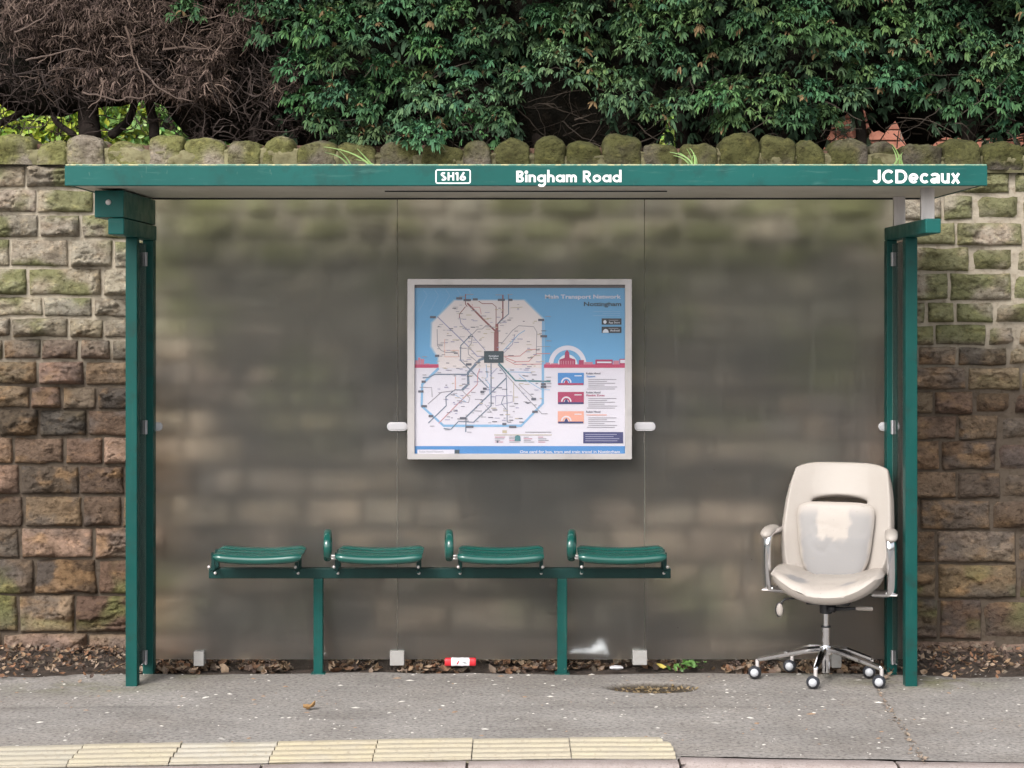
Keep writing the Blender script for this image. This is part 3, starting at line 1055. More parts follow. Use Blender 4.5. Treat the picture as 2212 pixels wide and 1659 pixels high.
dkeep = lambda p: p[0] < dead_edge(p[2]) + 0.2 and float(fbm(p[0] * 4.2, p[2] * 4.2, 0, 141, 3)) + random.uniform(-.12, .12) > 0.44 and p[2] > 2.86 + 0.16 * float(vnoise(p[0] * 3, 0, 0, 77))
twigs(m, 7000, (-4.2, -1.1), (0.62, 1.0), (2.85, 4.2), (0.06, 0.18), 0.0026, dcol, 0.62, keepf=dkeep)
twigs(m, 160, (-4.2, -1.4), (0.66, 0.9), (2.9, 4.2), (0.25, 0.5), 0.0052, dcol, 0.55, keepf=dkeep, seg=8)
twigs(m, 1500, (-4.2, -1.1), (0.75, 1.1), (2.68, 3.10), (0.10, 0.32), 0.004, lambda: np.array([0.050, 0.038, 0.034]) * random.uniform(.4, 1.5), 0.7, keepf=lambda p: p[0] < dead_edge(p[2]) + .25 and not (p[2] < 2.90 and p[0] < -1.75 and random.random() < .85))
twigs(m, 1300, (-4.2, -1.1), (0.78, 1.0), (2.9, 4.2), (0.08, 0.25), 0.0038, lambda: np.array([0.060, 0.045, 0.040]) * random.uniform(.4, 1.4), 0.8, keepf=lambda p: p[0] < dead_edge(p[2]) + .15)
m.build('bare_twigs', M['deadtwig'], dead)
m = MB()
n = 15000
x = rng.uniform(-4.2, -1.1, n)
z = rng.uniform(2.86, 4.25, n)
cl = fbm(x * 4.2, z * 4.2, 0, 141, 3)
keep = (x < dead_edge(z) + 0.1) & (cl > 0.44) & (z > 2.93 + 0.25 * (vnoise(x * 3, 0, 0, 77) - 0.3))
x, z = x[keep], z[keep]
n = len(x)
pos = np.stack([x, 0.80 - 0.28 * (fbm(x * 4.2, z * 4.2, 0, 141, 3) - 0.45) + rng.uniform(-0.03, 0.25, n), z], 1)
dirs = np.stack([rng.normal(0, 0.7, n), -0.7 * np.ones(n), rng.normal(-0.2, 0.6, n)], 1)
hue = rng.uniform(0, 1, (n, 1))
cols = (np.array([0.060, 0.040, 0.036]) * (1 - hue) + np.array([0.180, 0.128, 0.105]) * hue) * rng.uniform(0.6, 1.1, (n, 1))
sprays(m, pos, dirs, 4, 0.056, 0.0062, 0.7, cols, fan=1.2, curl=0.28)
m.build('dead_sprays', M['deadtwig'], dead)
core_body(-4.4, -1.05, lambda q: 2.90 - 0.24 * float(sstep(-2.0, -1.4, q)) + 0.05 * sin(q * 8), 4.2, 1.05, 1.6, 122).build('blocking_core', M['core'], dead, smooth=True)  # same added dark body, blocks light behind the bare twigs
for pts, r0, r1 in (([(195, 300), (192, 250), (180, 190), (150, 120)], 0.062, 0.05), ([(160, 292), (120, 265), (108, 225), (80, 180)], 0.018, 0.012),
                    ([(240, 292), (280, 262), (292, 215), (330, 150)], 0.026, 0.018), ([(-20, 275), (20, 258), (60, 235), (110, 205)], 0.022, 0.014),
                    ([(335, 300), (330, 250), (318, 200), (340, 130)], 0.03, 0.02), ([(435, 300), (450, 255), (440, 200), (470, 120)], 0.026, 0.02),
                    ([(545, 300), (560, 250), (580, 200), (560, 120)], 0.03, 0.022), ([(-70, 300), (-90, 230), (-60, 150), (-80, 60)], 0.05, 0.04)):
    trunk(dead, [P(a, b, 1.0 + 0.12 * i) for i, (a, b) in enumerate(pts)], r0, r1)
for pts in ([(300, 150), (345, 190), (390, 215), (415, 222)], [(30, 70), (80, 45), (120, 10), (140, -30)], [(180, 200), (240, 215), (300, 212), (340, 205)], [(60, 130), (110, 118), (160, 105), (200, 110)]):
    q = np.array([P(a, b, 0.66) for a, b in pts])
    tt = np.linspace(0, 1, 16)
    q = np.stack([np.interp(tt, np.linspace(0, 1, len(q)), q[:, i]) for i in range(3)], 1)
    q = q + 0.035 * (np.stack([fbm(tt * 7, pts[0][0] * .7, i * 5.1, 133, 3) for i in range(3)], 1) - .5)
    t = MB()
    t.tube(q, np.linspace(0.006, 0.0025, 16), 6, 0, (0.115, 0.085, 0.072))
    t.build('branch', M['deadtwig'], dead, smooth=True)


# ------------------------------------------------------------------ what shows through below the hedge
def leaf_cloud(m, pos, size, cols, flat=0.5):
    n = len(pos)
    a = rng.normal(0, 1, (n, 3))
    a /= np.linalg.norm(a, axis=1)[:, None]
    nn = rng.normal(0, 1, (n, 3)) + np.array([0, -0.5, 0.8])
    b = np.cross(nn, a)
    b /= np.linalg.norm(b, axis=1)[:, None]
    c = np.cross(a, b)
    L = size * rng.uniform(0.6, 1.3, n)[:, None]
    w = L * 0.28
    p0, p1 = pos - a * L / 2, pos + a * L / 2
    l1, l2 = pos - a * L * .1 - b * w + c * L * 0.08, pos - a * L * .1 + b * w + c * L * 0.08
    l3, l4 = pos + a * L * .22 - b * w * .75 + c * L * .05, pos + a * L * .22 + b * w * .75 + c * L * .05
    V = np.stack([p0, l1, l3, p1, l4, l2], 1).reshape(-1, 3)
    o = (np.arange(n) * 6)[:, None]
    m.add(V, np.concatenate([o + np.array([0, 1, 2, 3]), o + np.array([0, 3, 4, 5])]), 0, np.repeat(cols, 6, 0))


def shrub(name, label, cx, cy, cz, rx, ry, rz, n, c0, c1, size=0.075, pr=None):
    o = empty(name, label, 'shrub', (cx, cy, 2.6))
    u = rng.normal(0, 1, (n, 3))
    u /= np.linalg.norm(u, axis=1)[:, None]
    rad = rng.uniform(0.35, 1.0, (n, 1)) ** 0.5
    pos = np.array([cx, cy, cz]) + u * rad * np.array([rx, ry, rz])
    pos = pos[pos[:, 2] > 2.55]
    h = rng.uniform(0, 1, (len(pos), 1)) ** 1.5
    m = MB()
    leaf_cloud(m, pos, size, np.array(c0) * (1 - h) + np.array(c1) * h)
    m.build('foliage', M['shrub'], o)
    m = MB()
    for q in range(5):
        m.tube([(cx + random.gauss(0, .05), cy, 2.5), (cx + random.gauss(0, rx * .3), cy, cz), (cx + random.gauss(0, rx * .5), cy, cz + rz * .6)], [.02, .014, .006], 6, 0, (0.08, 0.06, 0.04))
    m.build('stem', M['deadtwig'], o)


shrub('garden_shrub', 'bright yellow green leafy shrub seen under the dead tree at far left', PX(110, 4.2), 4.2, 3.15, 0.75, 0.5, 0.50, 2200, (0.14, 0.28, 0.04), (0.60, 0.64, 0.08))
shrub('garden_shrub', 'mid green shrub seen under the dead tree right of the thick trunk', PX(340, 4.2), 4.2, 3.12, 0.65, 0.5, 0.48, 1900, (0.07, 0.20, 0.04), (0.32, 0.46, 0.13))
shrub('garden_shrub', 'dark green shrub glimpsed below the join of dead tree and green hedge', PX(590, 4.2), 4.2, 3.05, 0.7, 0.5, 0.42, 1200, (0.05, 0.14, 0.05), (0.22, 0.34, 0.14))
shrub('garden_shrub', 'small bright green shrub glimpsed above the wall right of the middle', PX(1462, 4.2), 4.2, 3.1, 0.34, 0.3, 0.42, 900, (0.16, 0.32, 0.06), (0.50, 0.60, 0.14))
shrub('garden_shrub', 'dull green shrub hidden in shade behind the middle of the hedge', PX(1000, 3.4), 3.4, 2.85, 0.8, 0.5, 0.36, 900, (0.03, 0.07, 0.03), (0.10, 0.15, 0.07))

bh = empty('background_hedge', 'dark garden hedge glimpsed through the gaps behind the trunks', 'hedge', (0, 5.5, 2.6))
core_body(-7, 8, lambda q: 2.4, 4.6, 5.2, 6.2, 123, 90).build('blocking_core', M['core'], bh, smooth=True)  # dark mass added to close bright sky gaps
n = 9000
pos = np.stack([rng.uniform(-6.5, 7, n), 5.15 + rng.normal(0, .12, n), rng.uniform(2.5, 4.5, n)], 1)
m = MB()
leaf_cloud(m, pos, 0.09, np.array([0.035, 0.075, 0.03]) * rng.uniform(.5, 1.6, (n, 1)))
m.build('foliage', M['shrub'], bh)

bw = empty('brick_wall', 'low orange brick garden wall glimpsed under the hedge at right', 'wall', (PX(2010, 3.6), 3.6, 2.55))
m = MB()
bx0, bx1 = PX(1770, 3.6), PX(2330, 3.6)
z = 2.56
r = 0
while z < 3.30:
    x = bx0 - (0.11 if r % 2 else 0)
    while x < bx1:
        c = np.array([0.46, 0.19, 0.13]) * random.uniform(0.75, 1.2)
        m.box(x + .005, x + .215, 3.6 + random.uniform(-.004, .004), 3.7, z + .005, z + .068, 0, c)
        x += .225
    z += .075
    r += 1
m.box(bx0 - .1, bx1 + .1, 3.612, 3.72, 2.5, 3.31, 0, (0.42, 0.36, 0.30))
m.build('brickwork', M['brick'], bw)

m = MB()
n = 900
pos = np.stack([rng.uniform(bx0, bx1, n), 3.57 - rng.uniform(0, .12, n), 2.55 + 0.75 * rng.uniform(0, 1, n)], 1)
ck = fbm(pos[:, 0] * 3, 0, pos[:, 2] * 3, 191, 3)
pos = pos[ck > 0.47]
leaf_cloud(m, pos, 0.085, np.array([0.030, 0.045, 0.022]) * rng.uniform(.4, 1.5, (len(pos), 1)))
m.build('creeper', M['shrub'], bw)

# ------------------------------------------------------------------ bus shelter
YG = 0.03                               # plane of the back panels
sh = empty('bus_shelter', 'green roadside bus shelter with frosted back panels, lettered roof edge and map', 'bus shelter', (0, -0.2, 0))
YF = -0.95                              # roof front
RX0, RX1 = PX(139.5, YF), PX(2133, YF)
RZ0, RZ1 = PZ(401, YF), PZ(358, YF)
m = MB()
m.box(RX0, RX1, YF, YF + 0.035, RZ0, RZ1)
fascia = m.build('fascia', M['green'], sh, bevel=0.003)
m = MB()
m.box(RX0 + .002, RX1 - .002, YF + .003, YF + 0.05, RZ1 + 0.0005, RZ1 + 0.007)
m.build('top_edge', M['lichen'], fascia, bevel=0.002)
m = MB()
m.box(RX0 + .004, RX1 - .004, YF + 0.037, YG + 0.03, RZ0 + 0.022, RZ1 - 0.004, 0)
m.box(RX0, RX0 + .012, YF + 0.036, YG + 0.035, RZ0 + .004, RZ1, 1)
m.box(RX1 - .012, RX1, YF + 0.036, YG + 0.035, RZ0 + .004, RZ1, 1)
m.box(RX0 + .013, RX1 - .013, YG + 0.031, YG + 0.045, RZ0 + .004, RZ1, 1)
roof = m.build('roof', [M['soffit'], M['green']], sh, bevel=0.0015)
m = MB()
m.box(RX0 + .016, RX1 - .016, YF + 0.04, YG - 0.012, RZ0 + 0.006, RZ0 + 0.021)
m.build('soffit', M['soffit'], roof)
m = MB()                                # dark slot of the light trough and joint at the back
m.box(PX(832, -.5), PX(1440, -.5), -0.525, -0.508, RZ0 + 0.001, RZ0 + 0.0055)
m.build('slot', M['dark'], roof)
m = MB()
m.box(PX(330, YG), PX(2018, YG), YG - 0.008, YG - 0.001, RZ0 - 0.002, RZ0 + 0.008)
m.build('joint_strip', M['rubber'], roof)


# --- lettering
def text_mesh(s, size, offset=0.0, spacing=1.0):
    cu = bpy.data.curves.new('txt', 'FONT')
    cu.body = s
    cu.size = size
    cu.offset = offset
    cu.space_character = spacing
    cu.resolution_u = 3
    o = bpy.data.objects.new('txt', cu)
    COL.objects.link(o)
    dg = bpy.context.evaluated_depsgraph_get()
    dg.update()
    me = bpy.data.meshes.new_from_object(o.evaluated_get(dg))
    v = np.array([p.co[:] for p in me.vertices]) if len(me.vertices) else np.zeros((0, 3))
    f = [tuple(p.vertices) for p in me.polygons]
    bpy.data.objects.remove(o)
    bpy.data.curves.remove(cu)
    bpy.data.meshes.remove(me)
    return v, f


def put_text(m, s, x0, x1, z0, z1, y, mat=0, bold=0.0, capfit=True, col=None, zline=None):
    """fits text between x0 and x1; z0 base line, z1 cap height"""
    v, f = text_mesh(s, 1.0, bold)
    if not len(v):
        return
    b = text_mesh('H', 1.0, bold)[0]
    base, cap = b[:, 1].min(), b[:, 1].max()
    sx = (x1 - x0) / (v[:, 0].max() - v[:, 0].min())
    sz = (z1 - z0) / (cap - base)
    V = np.stack([x0 + (v[:, 0] - v[:, 0].min()) * sx, np.full(len(v), y), z0 + (v[:, 1] - base) * sz], 1)
    m.add(V, f, mat, col)


def strokes(m, items, x0, z0, s, y, w, mat=0):
    """letters drawn as broad pen strokes; items: list of polylines in cap-height units"""
    k = 0
    for pl in items:
        p = np.array(pl, float)
        k += 1
        yy = y - 0.00025 * (k % 9)
        closed = np.allclose(p[0], p[-1])
        t = np.gradient(p, axis=0)
        if closed:
            t[0] = t[-1] = (p[1] - p[-2])
        t /= np.linalg.norm(t, axis=1)[:, None]
        nrm = np.stack([-t[:, 1], t[:, 0]], 1)
        a, b = p + nrm * w / 2, p - nrm * w / 2
        n = len(p)
        V = [(x0 + q[0] * s, yy, z0 + q[1] * s) for q in np.concatenate([a, b])]
        m.add(V, [(i, i + 1, n + i + 1, n + i) for i in range(n - 1)], mat)


def arc(cx, cz, r, a0, a1, n=18, rz=None):
    rz = r if rz is None else rz
    return [(cx + r * cos(radians(a0 + (a1 - a0) * i / n)), cz + rz * sin(radians(a0 + (a1 - a0) * i / n))) for i in range(n + 1)]


WT = 0.185


def futura(word):
    """bold geometric sans letters in cap-height units"""
    h = WT / 2
    xh = 0.66
    xj = 0.74
    r = xh / 2 - h
    out, x = [], 0.0
    for ch in word:
        L = []
        if ch == 'B':
            L = [[(h, 0), (h, 1)], [(h, 1 - h), (.30, 1 - h)] + arc(.30, .74, .26 - h, 90, -90) + [(h, .48)],
                 [(h, .52), (.32, .52)] + arc(.32, .27, .27 - h, 90, -90) + [(h, h)]]
            w = .60
        elif ch == 'R':
            L = [[(h, 0), (h, 1)], [(h, 1 - h), (.30, 1 - h)] + arc(.30, .70, .30 - h, 90, -90) + [(h, .40 + h)], [(.26, .48), (.58, 0)]]
            w = .66
        elif ch == 'i':
            L = [[(h, 0), (h, xh)], arc(h, .87, .055, 0, 360)]
            w = WT
        elif ch == 'n':
            L = [[(h, 0), (h, xh)], arc(h + .19, xh - .19 - h + .0, .19, 180, 0) + [(h + .38, 0)]]
            w = .38 + WT
        elif ch == 'h':
            L = [[(h, 0), (h, 1.08)], arc(h + .19, xh - .19 - h, .19, 180, 0) + [(h + .38, 0)]]
            w = .38 + WT
        elif ch == 'm':
            L = [[(h, 0), (h, xh)], arc(h + .165, xh - .165 - h, .165, 180, 0) + [(h + .33, 0)], arc(h + .495, xh - .165 - h, .165, 180, 0) + [(h + .66, 0)]]
            w = .66 + WT
        elif ch == 'a':
            L = [arc(r + h, xh / 2, r, 0, 360), [(2 * r + h + .03, 0), (2 * r + h + .03, xh)]]
            w = 2 * r + WT + .03
        elif ch == 'o':
            L = [arc(r + h, xh / 2, r, 0, 360)]
            w = 2 * r + WT
        elif ch == 'd':
            L = [arc(r + h, xh / 2, r, 0, 360), [(2 * r + h + .03, 0), (2 * r + h + .03, 1.08)]]
            w = 2 * r + WT + .03
        elif ch == 'g':
            L = [arc(r + h, xh / 2, r, 0, 360), [(2 * r + h + .03, xh), (2 * r + h + .03, -.06)] + arc(r + h + .015, -.06, r + .015, 0, -150)]
            w = 2 * r + WT + .03
        elif ch == 'S':
            L = [arc(.25, 1 - .25, .25 - h, 40, 270, 18) + arc(.25, .27, .27 - h, 90, -140, 18)]
            w = .52
        elif ch == 'H':
            L = [[(h, 0), (h, 1)], [(.50, 0), (.50, 1)], [(h, .52), (.50, .52)]]
            w = .50 + h
        elif ch == '1':
            L = [[(.20, 0), (.20, 1)], [(.20, .93), (.02, .80)]]
            w = .20 + h
        elif ch == '6':
            L = [arc(.29, .29, .29 - h, 0, 360), [(.12, .40), (.40, 1.0)]]
            w = .58
        elif ch == 'J':
            L = [[(.38, 1), (.38, .27)] + arc(.21, .27, .17, 0, -165)]
            w = .38 + h
        elif ch == 'C':
            L = [arc(.42, .5, .42 - h, 42, 318, 26, .5 - h)]
            w = .78
        elif ch == 'D':
            L = [[(h, 0), (h, 1)], [(h, 1 - h), (.34, 1 - h)] + arc(.34, .5, .34, 90, -90, 20, .5 - h) + [(h, h)]]
            w = .68 + h
        elif ch == 'e':
            L = [arc(.32, xj / 2, .32 - h, -40, -360, 26, xj / 2 - h), [(.14, xj / 2), (.58, xj / 2)]]
            w = .64
        elif ch == 'c':
            L = [arc(.32, xj / 2, .32 - h, 42, 318, 22, xj / 2 - h)]
            w = .60
        elif ch == 'A':
            L = [arc(.30, .52, .22, 165, 0, 14, .145) + [(.52, 0)], arc(.26, .20, .26 - h, 0, 360, 20, .20 - h * .95), [(.36, .385), (.52, .42)]]
            w = .60
        elif ch == 'u':
            L = [[(h, xj), (h, .28)] + arc(h + .19, .28, .19, 180, 360) + [(h + .38, xj)], [(h + .38, .2), (h + .38, 0)]]
            w = .38 + WT
        elif ch == 'x':
            L = [[(.09, 0), (.51, xj)], [(.09, xj), (.51, 0)]]
            w = .60
        elif ch == ' ':
            w = .30
        out += [[(px + x, pz) for px, pz in pl] for pl in L]
        x += w + .075
    return out, x - .075


def sgn(word, xa, xb, yb, ya, Yp, m):
    it, wd = futura(word)
    X0, X1 = PX(xa, Yp), PX(xb, Yp)
    z0, z1 = PZ(yb, Yp), PZ(ya, Yp)
    s = z1 - z0
    fx = (X1 - X0) / (wd * s)
    it = [[(a * fx, b) for a, b in pl] for pl in it]
    strokes(m, it, X0, z0, s, Yp, WT * (0.5 + 0.5 * fx))


YT = YF - 0.001
src = 1 / 1.15732
m = MB()
sgn('Bingham Road', (1060 + 822 / 3.568) * src, (1060 + 1762 / 3.568) * src, (400 + 198 / 3.568) * src, (400 + 96 / 3.568) * src, YT, m)
m.build('stop_name', M['white'], fascia)
m = MB()
sgn('SH16', (1060 + 148 / 3.568) * src, (1060 + 376 / 3.568) * src, (400 + 183 / 3.568) * src, (400 + 110 / 3.568) * src, YT, m)
rr = ring_rect(PX((1060 + 107 / 3.568) * src, YT), PX((1060 + 412 / 3.568) * src, YT), PZ((400 + 207 / 3.568) * src, YT), PZ((400 + 88 / 3.568) * src, YT), 0.008)
strokes(m, [rr + [rr[0]]], 0, 0, 1, YT, 0.0055)
m.build('stop_code', M['white'], fascia)
m = MB()
sgn('JCDecAux', (2160 + 160 / 6.9125) * src, (2160 + 1662 / 6.9125) * src, (400 + 404 / 6.9125) * src, (400 + 168 / 6.9125) * src, YT, m)
m.build('owner_name', M['white'], fascia)

# --- posts
YP = -0.40


def post(xa, xb, Y, zt, depth=0.06):
    m = MB()
    m.box(PX(xa, Y), PX(xb, Y), Y, Y + depth, -0.05, zt)
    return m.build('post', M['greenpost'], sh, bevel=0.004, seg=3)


ZB = 2.108                              # underside of the side beams
post(271, 296, YP, ZB)
post(1956, 1982, YP, ZB)
post(308, 331, -0.055, ZB, 0.07)
post(1916, 1938, -0.055, ZB, 0.07)
# left: a deep box on a square beam
lx1 = PX(268, -0.72)
m = MB()
m.box(PX(233, -.72), lx1, -0.72, YG + 0.02, ZB, ZB + 0.074, 0)
beam = m.build('side_beam', M['green'], sh, bevel=0.006, seg=3)
m = MB()
m.box(PX(204, -.70), PX(267, -.70), -0.70, YG + 0.02, ZB + 0.078, RZ0 - 0.004, 0)
bxo = m.build('beam_box', M['green'], beam, bevel=0.004)
m = MB()
m.ball((PX(234, -.702), -0.702, PZ(437, -.702)), 0.013, sc=(1, .6, 1))
m.build('bolt', M['steel'], beam, smooth=True)
# right: square beam with two steel stanchions carrying the roof
YRB = -0.86
m = MB()
m.box(PX(1999, YRB), PX(2033, YRB), YRB, YG + 0.02, ZB, PZ(472, YRB))
m.build('side_beam', M['green'], sh, bevel=0.006, seg=3)
zt = PZ(472, YRB)
m = MB()
m.box(PX(1990, -.72), PX(2019, -.72), -0.72, -0.69, zt, RZ0 + .006)
m.build('stanchion', M['steel'], sh, bevel=0.003)
m = MB()
m.box(PX(1931, -.10), PX(1956, -.10), -0.10, -0.07, zt, RZ0 + .006)
m.build('stanchion', M['steel'], sh, bevel=0.003)

# --- glazing
zg0, zg1 = PZ(1424, YG), PZ(431, YG)
for xa, xb in ((322, 857.2), (859.2, 1391.2), (1393.2, 1930)):
    m = MB()
    m.box(PX(xa, YG), PX(xb, YG), YG, YG + 0.008, zg0, zg1)
    m.build('back_panel', M['frost'], sh)
for xs_ in (858.2, 1392.2):
    m = MB()
    m.box(PX(xs_, YG) - .0011, PX(xs_, YG) + .0011, YG + 0.0005, YG + 0.0075, zg0, zg1)
    m.build('seam_strip', M['seam'], sh)
for xg, yy in ((313, -0.06), (1930, -0.06)):
    X0 = PX(xg, yy)
    m = MB()
    m.box(X0 - 0.004, X0 + 0.004, YP + 0.062, -0.062, 0.06, 2.09)
    m.build('side_panel', M['clear'], sh)
    m = MB()
    m.box(X0 - 0.0045, X0 + 0.0045, -0.0615, -0.0555, 0.06, 2.09)
    m.build('edge_strip', M['seal'], sh)
    for yc in (560, 923, 1420):
        m = MB()
        m.box(X0 - 0.013, X0 - 0.006, -0.09, -0.057, PZ(yc + 15, -.07), PZ(yc - 15, -.07))
        m.box(X0 + 0.006, X0 + 0.013, -0.09, -0.057, PZ(yc + 15, -.07), PZ(yc - 15, -.07))
        m.box(X0 - 0.006, X0 + 0.006, -0.066, -0.057, PZ(yc + 15, -.07), PZ(yc - 15, -.07))
        m.build('panel_clip', M['clamp'], sh, bevel=0.002)
for xa, xb in ((836, 880.5), (1370, 1416), (312, 351), (1898, 1938)):
    m = MB()
    Yc = YG - 0.011
    z0, z1 = PZ(931, Yc), PZ(912, Yc)
    m.prism(ring_rect(PX(xa, Yc), PX(xb, Yc), z0, z1, (z1 - z0) / 2 - .0005, 8), Yc, YG - 0.0005)
    a = 0.007
    m.prism(ring_rect(PX(xa, Yc) + a, PX(xb, Yc) - a, z0 + a, z1 - a, (z1 - z0) / 2 - a - .0005, 8), Yc - 0.0035, Yc - 0.0002)
    m.build('panel_clamp', M['clamp'], sh, bevel=0.0015)
for xa, xb, ya in ((418, 440, 1408), (842, 873, 1407), (1367, 1398, 1406), (1797, 1818, 1412)):
    m = MB()
    Yc = YG - 0.03
    m.box(PX(xa, Yc), PX(xb, Yc), Yc, YG + 0.05, PZ(ya + 31, Yc), PZ(ya, Yc))
    m.build('foot_block', M['foot'], sh, bevel=0.003)

# --- map case
YM = -0.045
mx0, mx1, mz0, mz1 = PX(880, YM), PX(1365, YM), PZ(992.5, YM), PZ(602.5, YM)
fw = PX(895.5, YM) - mx0
case = MB()
case.box(mx0 + .003, mx1 - .003, YM + 0.028, YG - 0.001, mz0 + .003, mz1 - .003)
caseo = case.build('map_case', M['alu'], sh, bevel=0.003)
m = MB()
outer, inner = ring_rect(mx0, mx1, mz0, mz1, 0.006), ring_rect(mx0 + fw, mx1 - fw * .95, mz0 + fw * .78, mz1 - fw * .82, 0.002)
n = len(outer)
V = [(a, YM, b) for a, b in outer] + [(a, YM, b) for a, b in inner] + [(a, YM + .0275, b) for a, b in outer] + [(a, YM + .02, b) for a, b in inner]
f = []
for k in range(n):
    q = (k + 1) % n
    f += [(k, q, n + q, n + k), (k, 2 * n + k, 2 * n + q, q), (n + k, n + q, 3 * n + q, 3 * n + k)]
m.add(V, f)
m.build('case_frame', M['alu'], caseo, bevel=0.0015)
YQ = YM + 0.018
m = MB()
m.add([(mx0 + .01, YM + .006, mz0 + .01), (mx1 - .01, YM + .006, mz0 + .01), (mx1 - .01, YM + .006, mz1 - .01), (mx0 + .01, YM + .006, mz1 - .01)], [(0, 1, 2, 3)])
m.build('pane', M['pane'], caseo)

# --- the printed map; coordinates zx, zy are those of an enlargement of the photo (3.19 px per source px)
PC = {}
PM = []


def ink(name, c):
    if name not in PC:
        PC[name] = len(PM)
        PM.append(flat('print_' + name, [v * 0.865 for v in c]))
    return PC[name]


po = MB()
LAY = [0]


def pq(zx, zy):
    return ((980 + zx / 3.19) * src, (660 + zy / 3.19) * src)


def pt(zx, zy, lay):
    a, b = pq(zx, zy)
    return P(a, b, YQ - 0.00022 * lay)


def ppoly(pts, c, lay):
    po.add([pt(a, b, lay) for a, b in pts], [tuple(range(len(pts)))], c)


def prect(x0, y0, x1, y1, c, lay):
    ppoly([(x0, y0), (x1, y0), (x1, y1), (x0, y1)], c, lay)


def pline(pts, w, c, lay):
    p = np.array(pts, float)
    t = np.gradient(p, axis=0)
    t /= np.linalg.norm(t, axis=1)[:, None]
    nn = np.stack([-t[:, 1], t[:, 0]], 1) * w / 2
    q = [pt(a, b, lay) for a, b in np.concatenate([p + nn, p - nn])]
    n = len(p)
    po.add(q, [(i, i + 1, n + i + 1, n + i) for i in range(n - 1)], c)


def ptext(s, x0, x1, yb, yt, c, lay, bold=0.0):
    a, b = pt(x0, yb, lay), pt(x1, yt, lay)
    put_text(po, s, a[0], b[0], a[2], b[2], a[1], c, bold)


K = dict(white=(231, 227, 238), blue=(110, 176, 222), blue2=(70, 142, 208), grey=(158, 156, 164), dk=(96, 98, 112), slate=(52, 70, 80), tan=(236, 228, 228), red=(214, 146, 146),
         maroon=(150, 92, 94), pink=(196, 62, 104), crim=(176, 50, 96), peach=(238, 172, 152), navy=(50, 54, 112), teal=(72, 132, 140), steel=(116, 132, 152), lblue=(136, 186, 226),
         mauve=(158, 158, 190), olive=(198, 186, 160), black=(44, 46, 52), lite=(232, 236, 246), strip=(104, 96, 98), rose=(205, 130, 150))
for k_, v_ in K.items():
    ink(k_, v_)
I = PC
prect(180, 160, 1870, 1518, I['white'], 0)
prect(180, 160, 1870, 192, I['strip'], 1)
prect(180, 190, 1870, 828, I['blue'], 1)
oct_ = [(500, 292), (1050, 290), (1203, 440), (1206, 830), (372, 830), (372, 745), (316, 655), (322, 470)]
cxo, cyo = 770, 560
for i, (g_, nm) in enumerate(((1.035, (150, 192, 224)), (1.018, (186, 206, 226)), (1.0, (236, 226, 226)))):
    ppoly([(cxo + (a - cxo) * g_, min(829.5, cyo + (b - cyo) * g_)) for a, b in oct_], ink('oct%d' % i, nm), 2 + i)
# skyline and dome
prect(180, 800, 372, 828, I['pink'], 5)
for a, b, h in ((186, 206, 60), (208, 226, 82), (228, 256, 70), (262, 300, 34), (305, 368, 30)):
    prect(a, 828 - h, b, 801, I['rose'], 6)
pline([(1400 + 132 * cos(t), 800 - 132 * sin(t)) for t in np.linspace(0, pi, 40)], 36, I['white'], 5)
pline([(1400 + 68 * cos(t), 800 - 68 * sin(t)) for t in np.linspace(0, pi, 30)], 20, I['lite'], 5)
prect(1212, 800, 1868, 828, I['pink'], 6)
ppoly([(1335, 801), (1335, 762), (1372, 750), (1425, 750), (1462, 762), (1462, 801)], I['crim'], 7)
ppoly([(1376, 751), (1380, 705), (1396, 684), (1412, 705), (1418, 751)], I['crim'], 7)
for q in range(6):
    prect(1345 + q * 19, 772, 1353 + q * 19, 800, I['rose'], 8)
for a, b, h in ((1225, 1262, 42), (1268, 1325, 36), (1490, 1530, 62), (1532, 1600, 46), (1622, 1760, 66), (1765, 1810, 58), (1814, 1866, 72)):
    prect(a, 828 - h, b, 801, I['rose'] if h < 60 else I['crim'], 7)
prect(1635, 778, 1750, 790, I['lite'], 8)
prect(1820, 764, 1858, 790, I['white'], 8)
# zone border
pline([(372, 830), (240, 960), (236, 1132), (412, 1290), (1030, 1290), (1202, 1112), (1206, 450)], 20, I['lblue'], 5)
